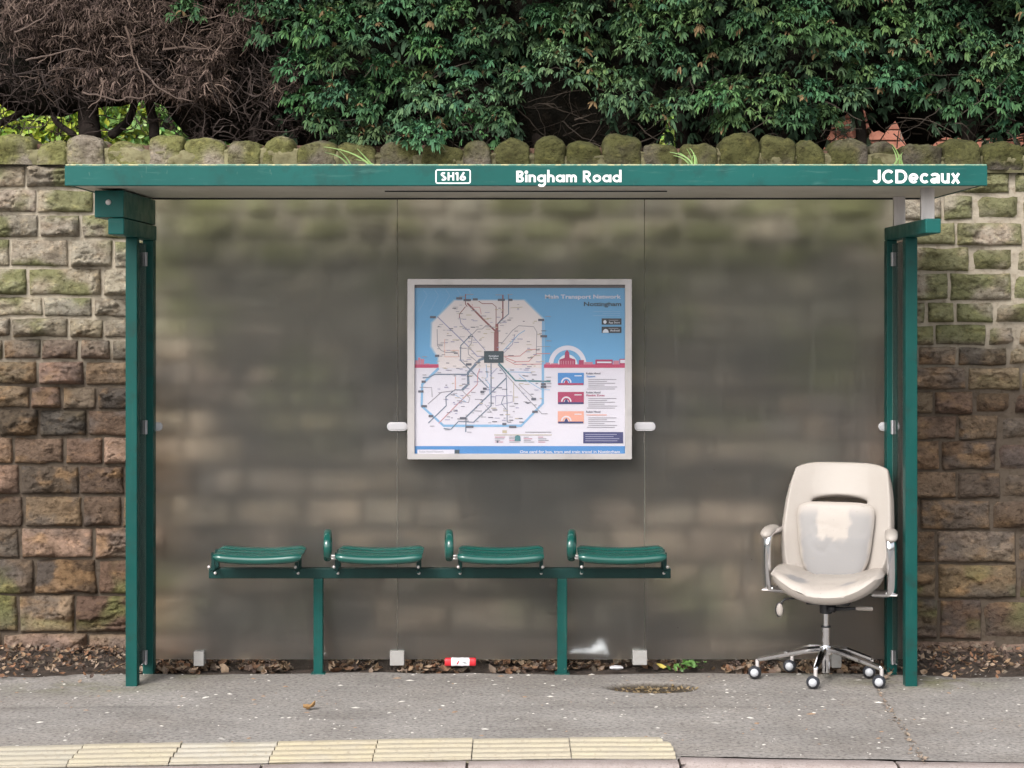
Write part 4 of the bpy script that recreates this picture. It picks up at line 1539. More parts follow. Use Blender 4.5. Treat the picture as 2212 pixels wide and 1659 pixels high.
# routes
R = [([(832, 700), (832, 540)], 36, 'maroon'), ([(836, 545), (836, 480)], 24, 'maroon'), ([(830, 540), (735, 450), (600, 312)], 14, 'maroon'), ([(838, 484), (884, 430), (884, 246)], 11, 'maroon'),
     ([(842, 476), (930, 398), (930, 244)], 8, 'steel'), ([(830, 480), (830, 340), (800, 316), (720, 316), (690, 296)], 6, 'maroon'), ([(586, 240), (586, 320), (600, 340)], 7, 'maroon'),
     ([(735, 752), (700, 764), (606, 868), (608, 958), (560, 1004)], 20, 'steel'), ([(606, 880), (342, 880), (290, 905), (245, 907)], 10, 'steel'), ([(560, 1004), (500, 1004), (430, 1060), (432, 1130), (290, 1268)], 8, 'steel'),
     ([(500, 1010), (392, 1024), (285, 1118)], 6, 'grey'), ([(850, 788), (984, 930), (1264, 937)], 13, 'teal'), ([(845, 800), (908, 876), (912, 908), (590, 1222), (588, 1340)], 10, 'steel'),
     ([(908, 880), (1050, 1040), (1195, 1194), (1240, 1194)], 6, 'grey'), ([(790, 792), (790, 1130), (650, 1262), (530, 1255), (470, 1318), (412, 1312)], 9, 'steel'),
     ([(912, 908), (918, 1150), (918, 1260)], 6, 'steel'), ([(362, 420), (600, 650), (680, 736), (734, 736)], 8, 'mauve'), ([(540, 420), (548, 470), (640, 570), (745, 690)], 6, 'mauve'),
     ([(634, 560), (548, 652), (546, 768), (620, 838), (770, 990)], 8, 'steel'), ([(750, 490), (720, 518), (680, 520), (640, 562), (634, 630), (606, 670), (610, 720), (700, 800)], 6, 'grey'),
     ([(360, 520), (362, 650), (392, 690), (430, 705), (520, 705), (536, 740)], 6, 'grey'), ([(586, 340), (540, 396), (536, 430)], 6, 'maroon'), ([(640, 320), (640, 345), (700, 345), (712, 400)], 5, 'red'),
     ([(890, 690), (1010, 560), (1060, 530)], 6, 'lblue'), ([(890, 710), (960, 640), (980, 560)], 5, 'mauve'), ([(892, 736), (1020, 734), (1080, 684), (1150, 680)], 6, 'red'), ([(905, 760), (980, 800), (1195, 798)], 6, 'red'),
     ([(900, 745), (990, 780), (1090, 778), (1150, 716), (1262, 714)], 6, 'red'), ([(1150, 716), (1155, 540), (1130, 500), (1010, 492), (960, 530), (870, 640)], 5, 'grey'), ([(1155, 658), (1264, 658)], 4, 'grey'),
     ([(700, 836), (684, 876), (680, 960), (480, 1160), (372, 1270)], 6, 'red'), ([(505, 900), (505, 1000)], 5, 'peach'), ([(420, 600), (416, 690), (530, 688), (530, 740), (420, 740), (420, 690)], 4, 'peach'),
     ([(750, 800), (760, 900), (744, 920), (778, 960), (780, 1040)], 5, 'lblue'), ([(840, 830), (780, 890)], 5, 'mauve'), ([(940, 860), (1110, 864)], 5, 'lblue'), ([(1010, 880), (1060, 920), (1190, 1000), (1260, 1004)], 5, 'lblue'),
     ([(826, 1050), (960, 1050), (960, 1100), (826, 1130), (826, 1050)], 5, 'mauve'), ([(890, 1060), (872, 1110), (912, 1160)], 5, 'steel'), ([(970, 940), (970, 1100)], 5, 'olive'), ([(320, 1060), (316, 984), (220, 984)], 5, 'grey'),
     ([(560, 1010), (620, 1070), (610, 1105), (550, 1095)], 5, 'grey'), ([(500, 1040), (590, 1100)], 4, 'lblue'), ([(1010, 960), (1140, 1080)], 5, 'grey'), ([(945, 350), (1040, 344)], 5, 'olive'), ([(740, 1120), (790, 1180)], 4, 'grey')]
for i, (p, w, c) in enumerate(R):
    pline(p, w, I[c], 6 + i * 0.12)
rs = random.Random(3)
for i in range(330):                       # station names: too small to read, short grey dashes
    a, b = rs.uniform(335, 1190), rs.uniform(320, 1265)
    if 715 < a < 905 and 680 < b < 800 or (b > 1130 and (a < 420 or a > 1080)) or (b < 450 and (a < 480 or a > 1090)):
        continue
    w = rs.uniform(14, 44)
    prect(a, b, a + w, b + rs.choice([4, 5, 6]), I[rs.choice(['grey', 'grey', 'dk', 'mauve', 'olive'])], 13 + i * .01)
for (a, b) in ((536, 274), (600, 288), (664, 282), (872, 286), (944, 286), (326, 424), (1190, 446), (1210, 576), (252, 938), (230, 1016), (256, 1134), (310, 1212), (620, 1298), (962, 1298), (896, 1276), (1140, 1178), (1208, 958), (1208, 980), (360, 732), (612, 800), (1130, 1076), (720, 1020), (740, 994), (568, 1230)):
    w = rs.uniform(14, 30)
    prect(a - w, b - 9, a + w, b + 9, I['dk'], 17)
for (a, b, w) in ((560, 256, 50), (620, 240, 60), (850, 244, 50), (940, 240, 40), (1245, 416, 44), (1250, 610, 40), (1248, 900, 40), (1250, 925, 36), (1252, 950, 40), (1250, 975, 40), (258, 882, 30), (260, 736, 40), (320, 1290, 36), (616, 1338, 36), (440, 1320, 40)):
    prect(a - w / 2, b, a + w / 2, b + 5, I['grey'], 17.5)
prect(734, 694, 890, 788, I['slate'], 18)
ptext('Nottingham', 772, 850, 740, 726, I['lite'], 19, 0.01)
ptext('City Centre', 776, 846, 758, 746, I['lite'], 19, 0.01)
ptext('Main Transport Network', 1220, 1826, 276, 244, I['white'], 10, 0.022)
ptext('Nottingham', 1530, 1828, 336, 302, I['slate'], 10, 0.026)
for b, a in ((376, 1605), (392, 1680), (408, 1600)):
    prect(a, b, 1820, b + 6, I['lblue'], 10)
for b in (434, 500):
    prect(1672, b, 1830, b + 50, I['black'], 10)
    prect(1728, b + 12, 1805, b + 17, I['grey'], 11)
ptext('App Store', 1728, 1816, 474, 458, I['lite'], 11, 0.01)
ptext('Android', 1740, 1814, 538, 522, I['lite'], 11, 0.01)
ppoly([(1698 + 13 * cos(t), 462 + 15 * sin(t)) for t in np.linspace(0, 2 * pi, 14)[:-1]], I['lite'], 11)
ppoly([(1704 + 24 * cos(t), 548 - 30 * abs(sin(t))) for t in np.linspace(0, pi, 12)], I['lite'], 11)
for y0, c, c2, ln2 in ((868, 'blue2', 'crim', 'Season'), (1020, 'crim', 'navy', 'Flexible Zones'), (1174, 'peach', 'navy', '')):
    prect(1322, y0, 1530, y0 + 95, I[c], 10)
    pline([(1390 + 36 * cos(t), y0 + 78 - 36 * sin(t)) for t in np.linspace(0, pi, 20)], 11, I['white'], 11)
    pline([(1390 + 16 * cos(t), y0 + 80 - 16 * sin(t)) for t in np.linspace(0, pi, 12)], 7, I['white'], 11)
    prect(1325, y0 + 82, 1526, y0 + 97, I[c2], 12)
    ppoly([(1374, y0 + 83), (1380, y0 + 66), (1390, y0 + 54), (1400, y0 + 66), (1406, y0 + 83)], I[c2], 12)
    prect(1455, y0 + 20, 1512, y0 + 27, I['lite'], 11)
    ptext('Robin Hood', 1548, 1662, y0 + 12, y0 - 4, I['dk'], 10, 0.022)
    if ln2:
        ptext(ln2, 1550, 1620 if ln2 == 'Season' else 1695, y0 + 35, y0 + 20, I['blue2' if c == 'blue2' else 'crim'], 10, 0.02)
    else:
        prect(1550, y0 + 26, 1712, y0 + 33, I['peach'], 10)
    for q, wd in enumerate((225, 150, 215, 130, 230)):
        prect(1565, y0 + 50 + q * 15, 1565 + wd, y0 + 55 + q * 15, I['grey'], 10)
    prect(1555, y0 + 126, 1778, y0 + 131, I['grey'], 10)
prect(1525, 1340, 1843, 1430, I['navy'], 10)
for q, wd in enumerate((250, 225, 270, 255)):
    prect(1542, 1356 + q * 17, 1542 + wd, 1362 + q * 17, I['mauve'], 11)
prect(1062, 1338, 1270, 1344, I['grey'], 10)
prect(815, 1360, 1275, 1366, I['olive'], 10)
for q in range(16):
    a, b = 820 + (q % 4) * 115, 1378 + (q // 4) * 13
    prect(a, b, a + rs.uniform(40, 95), b + 5, I['grey' if q % 3 else 'rose'], 10)
ppoly([(978, 1412), (982, 1372), (1002, 1364), (1022, 1372), (1026, 1412)], I['teal'], 11)
prect(880, 1326, 916, 1348, I['olive'], 10)
ppoly([(842 + 9 * cos(t), 1418 + 9 * sin(t)) for t in np.linspace(0, 2 * pi, 10)[:-1]], I['dk'], 11)
prect(180, 1452, 1870, 1518, I['blue2'], 2)
prect(203, 1480, 498, 1513, I['white'], 10)
prect(500, 1482, 538, 1512, I['slate'], 10)
ptext('Robin Hood Network', 218, 412, 1504, 1488, I['grey'], 11, 0.005)
ptext('One card for bus, tram and train travel in Nottingham', 1020, 1818, 1508, 1486, I['white'], 10, 0.02)
for q in range(5):                         # creases in the paper
    a = 250 + q * 90
    pline([(a, 205), (a + 30, 250), (a - 10, 330), (a - 40, 380)], 4, I['lblue'], 1.4)
po.build('printed_map', PM, caseo)

# ------------------------------------------------------------------ bench
bn = empty('bench', 'green perch bench with four curved seats and three ring dividers inside the shelter', 'bench', (PX(950, -.09), -0.09, 0))
YB = -0.10
m = MB()
m.box(PX(451, YB), PX(1449, YB), YB, YB + 0.05, PZ(1249.5, YB), PZ(1228, YB))
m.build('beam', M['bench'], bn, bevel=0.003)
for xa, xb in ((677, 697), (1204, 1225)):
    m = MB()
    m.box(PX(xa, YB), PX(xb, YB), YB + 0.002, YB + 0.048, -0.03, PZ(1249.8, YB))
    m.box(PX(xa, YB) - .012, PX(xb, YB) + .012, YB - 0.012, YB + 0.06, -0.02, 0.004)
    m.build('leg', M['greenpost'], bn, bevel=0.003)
for xa, xb in ((459, 650), (724, 911), (988, 1175), (1250, 1440)):
    ys0 = -0.36
    X0, X1 = PX(xa, ys0), PX(xb, ys0)
    m = MB()
    u = np.linspace(-1, 1, 25)
    # cross-section: rolled front lip, dished top, back lip
    prof = [(0.045, -0.028), (0.022, -0.040), (0.004, -0.034), (-0.003, -0.018), (0.004, -0.003), (0.022, 0.003), (0.036, 0.003), (0.041, -0.003), (0.046, 0.001), (0.085, -0.003), (0.090, -0.008), (0.095, -0.003), (0.135, -0.001), (0.140, -0.005), (0.145, 0.001), (0.185, 0.006), (0.190, 0.001), (0.195, 0.008), (0.225, 0.014), (0.25, 0.014), (0.262, 0.002), (0.25, -0.008), (0.2, -0.012), (0.1, -0.022)]
    pr = np.array(prof + [prof[0]])
    U = np.repeat(u[:, None], len(pr), 1)
    sc = 1 - 0.0 * U
    zc = PZ(1203, ys0)
    rise = 0.014 * U ** 2
    end = np.sqrt(np.clip(1 - np.abs(U) ** 14, 0, 1))
    Zs = zc + rise + (pr[:, 1][None] + 0.016) * (0.55 + 0.45 * end) - 0.016
    Yc = 0.13
    Ys = ys0 + Yc + (pr[:, 0][None] - Yc) * (0.9 + 0.1 * end)
    Xs = (X0 + X1) / 2 + (X1 - X0) / 2 * U
    m.grid(Xs, Ys, Zs)
    for e in (0, -1):
        m.add(np.stack([Xs[e][:-1], Ys[e][:-1], Zs[e][:-1]], -1), [tuple(range(len(prof)))])
    seat = m.build('seat', M['gloss'], bn, smooth=True)
    for xq in (xa + 6, xb - 6):
        m = MB()
        Xq = PX(xq, -0.15)
        m.box(Xq - 0.008, Xq + 0.008, -0.27, YB + 0.03, PZ(1228, YB) + 0.001, PZ(1228, YB) + 0.010)
        m.box(Xq - 0.008, Xq + 0.008, -0.22, -0.20, PZ(1228, YB) + 0.010, zc + 0.0)
        m.box(Xq - 0.008, Xq + 0.008, YB - 0.004, YB + 0.03, PZ(1228, YB) + 0.010, zc + 0.0)
        m.build('bracket', M['bench'], seat)
        for bp_ in ((PX(xq, -.105), -0.106, PZ(1238, -.105)), (PX(xq + (2 if xq > xa + 50 else -2), -.12), -0.276, PZ(1225, -.28))):
            m = MB()
            m.ball(bp_, 0.0078)
            m.build('bolt', M['steel'], seat, smooth=True)
for xr in (708, 970, 1235):
    Yr = -0.22
    Xc = PX(xr, Yr)
    z0, z1 = PZ(1212, Yr), PZ(1143, Yr)
    zc, hz, hy = (z0 + z1) / 2, (z1 - z0) / 2 - 0.010, 0.105
    tw = radians(4 if xr < 1000 else -5)
    n = 40
    a = np.linspace(0, 2 * pi, n + 1)
    m = MB()
    path = [(Xc - hy * cos(t) * sin(tw), Yr + hy * cos(t) * cos(tw), zc + hz * sin(t)) for t in a]
    # ring swept with a flat oval section
    Xg, Yg, Zg = [], [], []
    for t, p in zip(a, path):
        nx = np.array([0, cos(t) / hy, sin(t) / hz])
        nx /= np.linalg.norm(nx)
        row = [(p[0] + 0.0175 * cos(q), p[1] + nx[1] * 0.010 * sin(q), p[2] + nx[2] * 0.010 * sin(q)) for q in np.linspace(0, 2 * pi, 15)]
        row = np.array(row)
        Xg.append(row[:, 0]), Yg.append(row[:, 1]), Zg.append(row[:, 2])
    m.grid(np.array(Xg), np.array(Yg), np.array(Zg))
    ring = m.build('ring_divider', M['gloss'], bn, smooth=True)
    for yo, zo in ((-.02, .014), (.05, .018)):
        m = MB()
        m.tube([(Xc + .010, Yr + yo, z0 + zo), (Xc + 0.045, Yr + yo, z0 + zo)], 0.006, 8)
        m.build('stub', M['steel'], ring, smooth=True)

# ------------------------------------------------------------------ office chair
HX, HY = PX(1784, -.24), -0.24
TH = radians(-17)
ch = empty('office_chair', 'worn cream office swivel chair with chrome arms standing under the shelter at right', 'office chair', (HX, HY, 0), TH)


def loc(wx, wy):                           # world offset from the hub to the chair's own frame
    c, s = cos(-TH), sin(-TH)
    return wx * c - wy * s, wx * s + wy * c


def cb(m, name, mats, parent=None, **k):
    return m.build(name, mats, parent or ch, local=True, **k)


OX = 0.022
# backrest with a slot
vs = [0, .05, .14, .26, .40, .54, .625, .66, .705, .74, .80, .88, .965, 1.0]
us = [-1, -.95, -.80, -.6, -.53, -.3, 0, .3, .53, .6, .80, .95, 1]
U, V = np.meshgrid(us, vs, indexing='ij')
hw = np.interp(V, [0, .15, .42, .7, .9, 1], [.232, .252, .268, .256, .238, .226])
Zb = 0.455 + 0.565 * V - 0.030 * np.abs(U) ** 6 * sstep(.8, 1, V) + 0.05 * np.abs(U) ** 3 * sstep(.25, 0, V)
Xb = OX + 0.020 + hw * U + 0.016 * (V - 0.4)
Yb = 0.115 + 0.085 * V + 0.05 * V ** 2 - 0.070 * np.abs(U) ** 2.2 * (1 - 0.35 * V) - 0.02 * np.sin(V * pi)
arcz = -0.020 * (U / .53) ** 2
for vi in (7, 8):
    Zb[:, vi] += (arcz[:, vi] + 0.008) * (np.abs(U[:, vi]) <= .54) * (1.0 if vi == 8 else 0.35)
msk = np.ones((len(us) - 1, len(vs) - 1), bool)
msk[4:8, 7] = False
m = MB()
m.grid(Xb, Yb, Zb, mask=msk)
cb(m, 'backrest', M['leather'], smooth=True, solid=0.05, subsurf=3)


def pillow(hx, hz, th, n=25, worn=None, corner=6):
    u = np.linspace(-1, 1, n)
    u = np.sign(u) * np.abs(u) ** 0.8
    U, V = np.meshgrid(u, u, indexing='ij')
    X = hx(V) * U * (1 - np.where(V < 0, 0.22, 0.10) * np.abs(V) ** np.where(V < 0, 4, corner))
    Z = hz * V * (1 - 0.10 * np.abs(U) ** corner)
    T = th * np.clip((1 - np.abs(U) ** 5) * (1 - np.abs(V) ** 5), 0, 1) ** 0.5
    return U, V, X, Z, T


U, V, X, Z, T = pillow(lambda v: 0.174 + 0.020 * v - 0.02 * np.clip(-v, 0, 1) ** 3, 0.190, 0.019, 41)
Zc = 0.652 + Z
Ysurf = np.interp(Zc, [0.45, .65, .85], [0.055, 0.085, 0.125]) - 0.028
wear = sstep(0.16, 0.06, V + 0.30 * (fbm(U * 4.5, V * 4.5, 0, 151, 3) - .5)) + 0.9 * sstep(0.36, 0.46, np.abs(U + 0.05) + 0.26 * (fbm(U * 4, V * 4, 3, 152, 3) - .5)) * sstep(0.98, 0.6, V)
wear = np.clip(wear, 0, 1) * sstep(1.02, 0.86, np.maximum(np.abs(U), np.abs(V)) + 0.14 * (fbm(U * 5, V * 5, 1, 153, 3) - .5))
cream, silver = np.array([0.365, 0.325, 0.292]), np.array([0.222, 0.213, 0.212])
wc = cream * (1 - wear[..., None]) + silver * wear[..., None]
m = MB()
wrk = 0.0022 * (1 - sstep(0, .06, np.abs(fbm(X * 11 + 3, Zc * 7, 0, 154, 3) - .5))) * sstep(0.012, 0.022, T) + 0.005 * (fbm(X * 9, Zc * 5, 0, 155, 2) - .5)
m.grid(OX + .014 + X, Ysurf - T + wrk, Zc, 0, wc.reshape(-1, 3))
m.grid(OX + .014 + X, Ysurf + T * 0.8, Zc, 0, np.tile(cream, (X.size, 1)), flip=True)
cb(m, 'lumbar_pad', M['worn'], smooth=True)

# seat
n = 33
u = np.linspace(-1, 1, n)
u = np.sign(u) * np.abs(u) ** 0.8
U, V = np.meshgrid(u, u, indexing='ij')          # V: -1 front, 1 back
X = (0.262 - 0.035 * np.clip(V, 0, 1) ** 2) * U * (1 - 0.12 * np.abs(V) ** 6)
Yy = -0.035 + 0.235 * V * (1 - 0.16 * np.abs(U) ** 3.5)
saddle = 0.074 * np.abs(U) ** 2.2 - 0.016 * sstep(-0.3, -1, V) * (1 - np.abs(U) ** 2)
T = 0.062 * np.clip((1 - np.abs(U) ** 6) * (1 - np.abs(V) ** 6), 0, 1) ** 0.5
wr = np.exp(-((U + 0.52) / 0.30) ** 2 - ((V + 0.72) / 0.20) ** 2) + 0.8 * np.exp(-((U - 0.45) / 0.26) ** 2 - ((V + 0.78) / 0.10) ** 2)
wr = sstep(0.45, 0.75, wr + 0.3 * (fbm(U * 6, V * 6, 0, 161, 3) - .5))[..., None]
wc = cream * (1 - wr) + silver * wr
crk = (sstep(0.025, 0.0, np.abs(U - 0.56 - 0.05 * (fbm(V * 6, 0, 0, 162, 2) - .5))) * sstep(-0.4, -0.8, V))[..., None] * 0.8
wc = wc * (1 - crk) + np.array([0.26, 0.21, 0.165]) * crk
bumpz = 0.012 * (fbm(U * 3, V * 3, 0, 163, 3) - 0.5) - 0.006 * (1 - sstep(0, .05, np.abs(fbm(U * 3.5, V * 2, 4, 164, 3) - .5))) - 0.010 * crk[..., 0]
m = MB()
m.grid(OX + X, Yy, 0.447 + saddle + T * 0.9 + bumpz, 0, wc.reshape(-1, 3))
m.grid(OX + X, Yy, 0.447 + saddle - T * 0.78, 0, np.tile(cream, (X.size, 1)), flip=True)
cb(m, 'seat', M['worn'], smooth=True)
m = MB()
m.box(OX - .10, OX + .10, -0.12, 0.13, 0.375, 0.408)
m.tube([(OX, 0.10, 0.39), (OX, 0.19, 0.40), (OX, 0.215, 0.50), (OX, 0.20, 0.62)], [.02, .02, .018, .014], 8, sx=2.2)
cb(m, 'tilt_mechanism', M['rubber'], bevel=0.004)


def smooth_path(pts, n=24):
    p = np.array(pts, float)
    t = np.linspace(0, 1, len(p))
    tt = np.linspace(0, 1, n)
    q = np.stack([np.interp(tt, t, p[:, i]) for i in range(3)], 1)
    for _ in range(4):
        q[1:-1] = 0.25 * q[:-2] + 0.5 * q[1:-1] + 0.25 * q[2:]
    return q


for sgx in (-1, 1):
    m = MB()
    xo = OX + sgx * 0.295
    m.tube(smooth_path([(OX + sgx * .20, -.02, .425), (xo - sgx * .01, -.045, .43), (xo, -.055, .445), (xo, -.085, .64), (xo - sgx * .004, -.075, .685), (xo - sgx * .012, .0, .695), (xo - sgx * .03, .11, .69)], 30), 0.0185, 12, sx=1.8)
    arm = cb(m, 'armrest', M['chrome'], smooth=True)
    m = MB()
    pp = smooth_path([(xo, -.115, .690), (xo - sgx * .003, -.06, .708), (xo - sgx * .01, .02, .712), (xo - sgx * .025, .10, .704)], 16)
    rr = 0.021 * np.sqrt(np.clip(1 - np.linspace(-1, 1, 16) ** 6, 0.05, 1))
    m.tube(pp, rr, 12, sx=1.45)
    cb(m, 'arm_pad', M['leather'], arm, smooth=True)
    m = MB()
    m.box(xo - .024, xo + .024, -0.075, -0.03, 0.424, 0.430)
    cb(m, 'arm_bracket', M['steel'], arm, bevel=0.002)
# column
m = MB()
m.tube([(0, 0, 0.318), (0, 0, 0.378)], 0.029, 16)
cb(m, 'column_housing', M['rubber'], smooth=False, bevel=0.004)
m = MB()
m.tube([(0, 0, 0.25), (0, 0, 0.322)], 0.0135, 16)
m.tube([(0, 0, 0.035), (0, 0, 0.255)], 0.020, 18)
cb(m, 'gas_column', M['chrome'], smooth=False, bevel=0.002)
m = MB()
m.tube([(0, 0, 0.252), (0, 0, 0.259)], 0.023, 16)
cb(m, 'column_collar', M['rubber'])
m = MB()
m.tube([(0, 0, 0.122), (0, 0, 0.166)], 0.033, 18)
cb(m, 'base_hub', M['chrome'], bevel=0.004)
CP = [(-.325, .02), (-.085, -.215), (.225, -.205), (.225, .03), (-.135, .175)]
for wx, wy in CP:
    a, b = loc(wx, wy)
    L = sqrt(a * a + b * b)
    ex, ey = a / L, b / L
    m = MB()
    m.tube([(ex * .025, ey * .025, .148), (ex * .1, ey * .1, .140), (a * .97, b * .97, .096), (a, b, .092)], [.0165, .0165, .012, .010], 8)
    leg = cb(m, 'base_leg', M['chrome'], smooth=False)
    m = MB()
    m.tube([(a, b, .094), (a, b, .055)], 0.009, 10)
    st_ = cb(m, 'caster_stem', M['steel'], leg)
    m = MB()
    ca, cb_ = loc(wx - 0.012, wy)
    m.ball((ca, cb_, 0.0325), 0.032, n=18)
    cs = cb(m, 'caster', M['casterdark'], ch, smooth=True)
    for sg in (-1, 1):
        m = MB()
        q = loc(wx - 0.012 - 0.003, wy + sg * 0.0135)
        m.ball((q[0], q[1], 0.0335), 0.0225, n=18)
        cb(m, 'hub_cap', M['capwhite'], cs, smooth=True)
# levers
m = MB()
m.tube(smooth_path([(OX - .06, -.06, .392), (OX - .19, -.08, .395), (OX - .215, -.085, .385), (OX - .225, -.09, .365)], 12), 0.0045, 7)
lv = cb(m, 'tilt_lever', M['rubber'], smooth=True)
m = MB()
m.ball((OX - .228, -.095, .340), 0.031, sc=(.55, .35, 1.0))
cb(m, 'lever_grip', M['leather'], lv, smooth=True)
m = MB()
m.ball((OX - .231, -.091, .339), 0.036, sc=(.55, .25, 1.0))
cb(m, 'grip_backing', M['rubber'], lv, smooth=True)
m = MB()
m.tube([(0.02, -.045, .352), (.05, -.05, .35)], 0.018, 10)
m.tube([(.05, -.05, .35), (.095, -.055, .352), (.15, -.06, .358)], [.011, .008, .007], 8)
lv = cb(m, 'height_lever', M['rubber'], smooth=True)
m = MB()
m.tube([(.148, -.06, .358), (.152, -.06, .358), (.225, -.07, .360), (.229, -.07, .360)], [.007, .0095, .0095, .006], 10)
cb(m, 'lever_grip', M['leather'], lv, smooth=True)


# ------------------------------------------------------------------ small loose things
def leaf_bits(m, pos, size, cols, flatness=0.45, curl=0.3):
    n = len(pos)
    a = np.stack([rng.normal(0, 1, n), rng.normal(0, 1, n), rng.normal(0, flatness, n)], 1)
    a /= np.linalg.norm(a, axis=1)[:, None]
    nn = np.stack([rng.normal(0, flatness, n), rng.normal(0, flatness, n) - 0.25, np.ones(n)], 1)
    b = np.cross(nn, a)
    b /= np.linalg.norm(b, axis=1)[:, None]
    c = np.cross(a, b)
    L = (size * rng.uniform(0.45, 1.3, n))[:, None]
    w = L * rng.uniform(0.18, 0.36, n)[:, None]
    k = rng.uniform(0.2, 1, n)[:, None] * curl
    pts = [pos - a * L * .5 + c * L * k * .5, pos - a * L * .12 - b * w + c * L * k * .35, pos + a * L * .2 - b * w * .8 + c * L * k * .3, pos + a * L * .5 + c * L * k * .6, pos + a * L * .2 + b * w * .8 + c * L * k * .3, pos - a * L * .12 + b * w + c * L * k * .35, pos]
    V = np.stack(pts, 1).reshape(-1, 3)
    o = (np.arange(n) * 7)[:, None]
    f = np.concatenate([o + np.array(q) for q in ((0, 1, 6), (1, 2, 6), (2, 3, 6), (3, 4, 6), (4, 5, 6), (5, 0, 6))])
    m.add(V, f, 0, np.repeat(cols, 7, 0))


def leafcols(n):
    pal = np.array([[0.15, 0.088, 0.055], [0.085, 0.058, 0.045], [0.20, 0.135, 0.085], [0.06, 0.042, 0.035], [0.27, 0.195, 0.135], [0.16, 0.085, 0.05], [0.12, 0.095, 0.072], [0.20, 0.15, 0.115]])
    return pal[rng.integers(0, len(pal), n)] * rng.uniform(0.7, 1.25, (n, 1))


m = MB()
n = 11000
x = rng.uniform(-4, 4, n)
y = rng.uniform(-0.02, 0.38, n)
z = -0.014 + 0.03 * sstep(0.06, 0.4, y) + rng.uniform(0, 0.022, n)
out = np.abs(x + 0.05) > 1.83
y[out] = rng.uniform(-0.34, 0.38, out.sum()) ** 1.0
keep = np.ones(n, bool)
front = np.clip(-y / 0.34, 0, 1)
keep[out] = rng.random(out.sum()) > front[out] ** 0.33
z[out] = np.where(y[out] < 0.02, 0.006, 0.006 + 0.030 * sstep(0.0, 0.36, y[out])) + rng.uniform(0, 0.02, out.sum())
x, y, z = x[keep], y[keep], z[keep]
inn = (np.abs(x + 0.05) < 1.83)
kp = np.where(inn, 0, rng.random(len(x)) < 0.62).astype(bool) | inn & (fbm(x * 5, y * 9, 0, 201, 3) + rng.uniform(-.12, .12, len(x)) > 0.53)
x, y, z, inn = x[kp], y[kp], z[kp], inn[kp]
leaf_bits(m, np.stack([x, y, z], 1), np.where(inn, 0.05, 0.034), leafcols(len(x)) * np.where(inn, 1.0, 1.15)[:, None], 0.6, 0.5)
tag(m.build('leaf_litter', M['leafbrown']), 'brown dead leaves heaped along the foot of the stone wall', 'dead leaves', kind='stuff')

m = MB()
n = 150
a, r = rng.uniform(0, 2 * pi, n), np.sqrt(rng.uniform(0, 0.85, n))
x, y = HC[0] + HC[2] * (r * np.cos(a) * 0.95 + 0.10), HC[1] + HC[3] * (r * np.sin(a) * 0.85 + 0.05)
leaf_bits(m, np.stack([x, y, pave_h(x, y) + 0.005], 1), 0.020, np.array([0.17, 0.125, 0.07]) * rng.uniform(0.3, 1.5, (n, 1)), 0.5, 0.4)
tag(m.build('seed_debris', M['leafbrown']), 'dry seeds and leaf scraps lying in the sunken patch of pavement', 'debris', kind='stuff')

m = MB()                                     # leaf scraps caught in the crack at right
n = 120
t = rng.uniform(0, 1, n) ** 1.2
xd, yd = 1893 + 105 * t + rng.normal(0, 5, n), 1490 + 160 * t
Yd = EYE * F / (yd - VY) - D0
Xd = (xd - VX) * (D0 + Yd) / F
leaf_bits(m, np.stack([Xd, Yd, pave_h(Xd, Yd) + 0.004], 1), 0.018, leafcols(n) * 0.6 + np.array([.13, .11, .09]), 0.25, 0.2)
tag(m.build('crack_debris', M['leafbrown']), 'line of leaf scraps caught in the pavement crack at right', 'debris', kind='stuff')

m = MB()                                     # pale chips and petals strewn on the paving
n = 820
x = rng.uniform(-3.2, 3.2, n)
y = rng.uniform(-1.74, -0.05, n)
keep = y > kerb_in(x) + 0.02
keep &= ~((x < 0.66) & (y < slab_back(x) + 0.0))
x, y = x[keep], y[keep]
s = rng.gamma(1.6, 0.0021, len(x)) + 0.0018
z = pave_h(x, y)
cc = np.array([0.50, 0.47, 0.43]) * rng.uniform(0.55, 1.35, (len(x), 1))
cc[rng.random(len(x)) < 0.22] = np.array([0.30, 0.20, 0.13])
for X_, Y_, Z_, s_, c_ in zip(x, y, z, s, cc):
    a = rng.uniform(0, 2 * pi)
    k = 6
    el = rng.uniform(0.8, 2.2)
    pts = []
    for q in range(k):
        t = 2 * pi * q / k
        px, py = s_ * el * cos(t), s_ * sin(t) * rng.uniform(0.7, 1.2)
        pts.append((X_ + px * cos(a) - py * sin(a), Y_ + px * sin(a) + py * cos(a), Z_ + 0.0005))
    pts.append((X_, Y_, Z_ + 0.0015 + s_ * 0.25))
    m.add(pts, [(q, (q + 1) % k, k) for q in range(k)], 0, c_)
tag(m.build('pale_grit', M['grit']), 'pale chips and petals strewn over the grey pavement', 'grit', kind='stuff')

# one curled leaf
m = MB()
yl = GY(1534)
u = np.linspace(-1, 1, 9)
U, V = np.meshgrid(u, u, indexing='ij')
Xl = PX(668, yl) + 0.026 * U
Yl = yl + 0.017 * V * (1 - 0.6 * U ** 2)
Zl = 0.006 + 0.016 * V ** 2 + 0.012 * (U + 0.3) ** 2 + 0.003 * np.sin(6 * U + 4 * V)
m.grid(Xl, Yl, Zl, 0, np.tile((0.30, 0.18, 0.08), (81, 1)))
tag(m.build('dead_leaf', M['leafbrown'], smooth=True, solid=0.0012), 'single curled tan leaf lying on the bare pavement left of the bench', 'leaf')

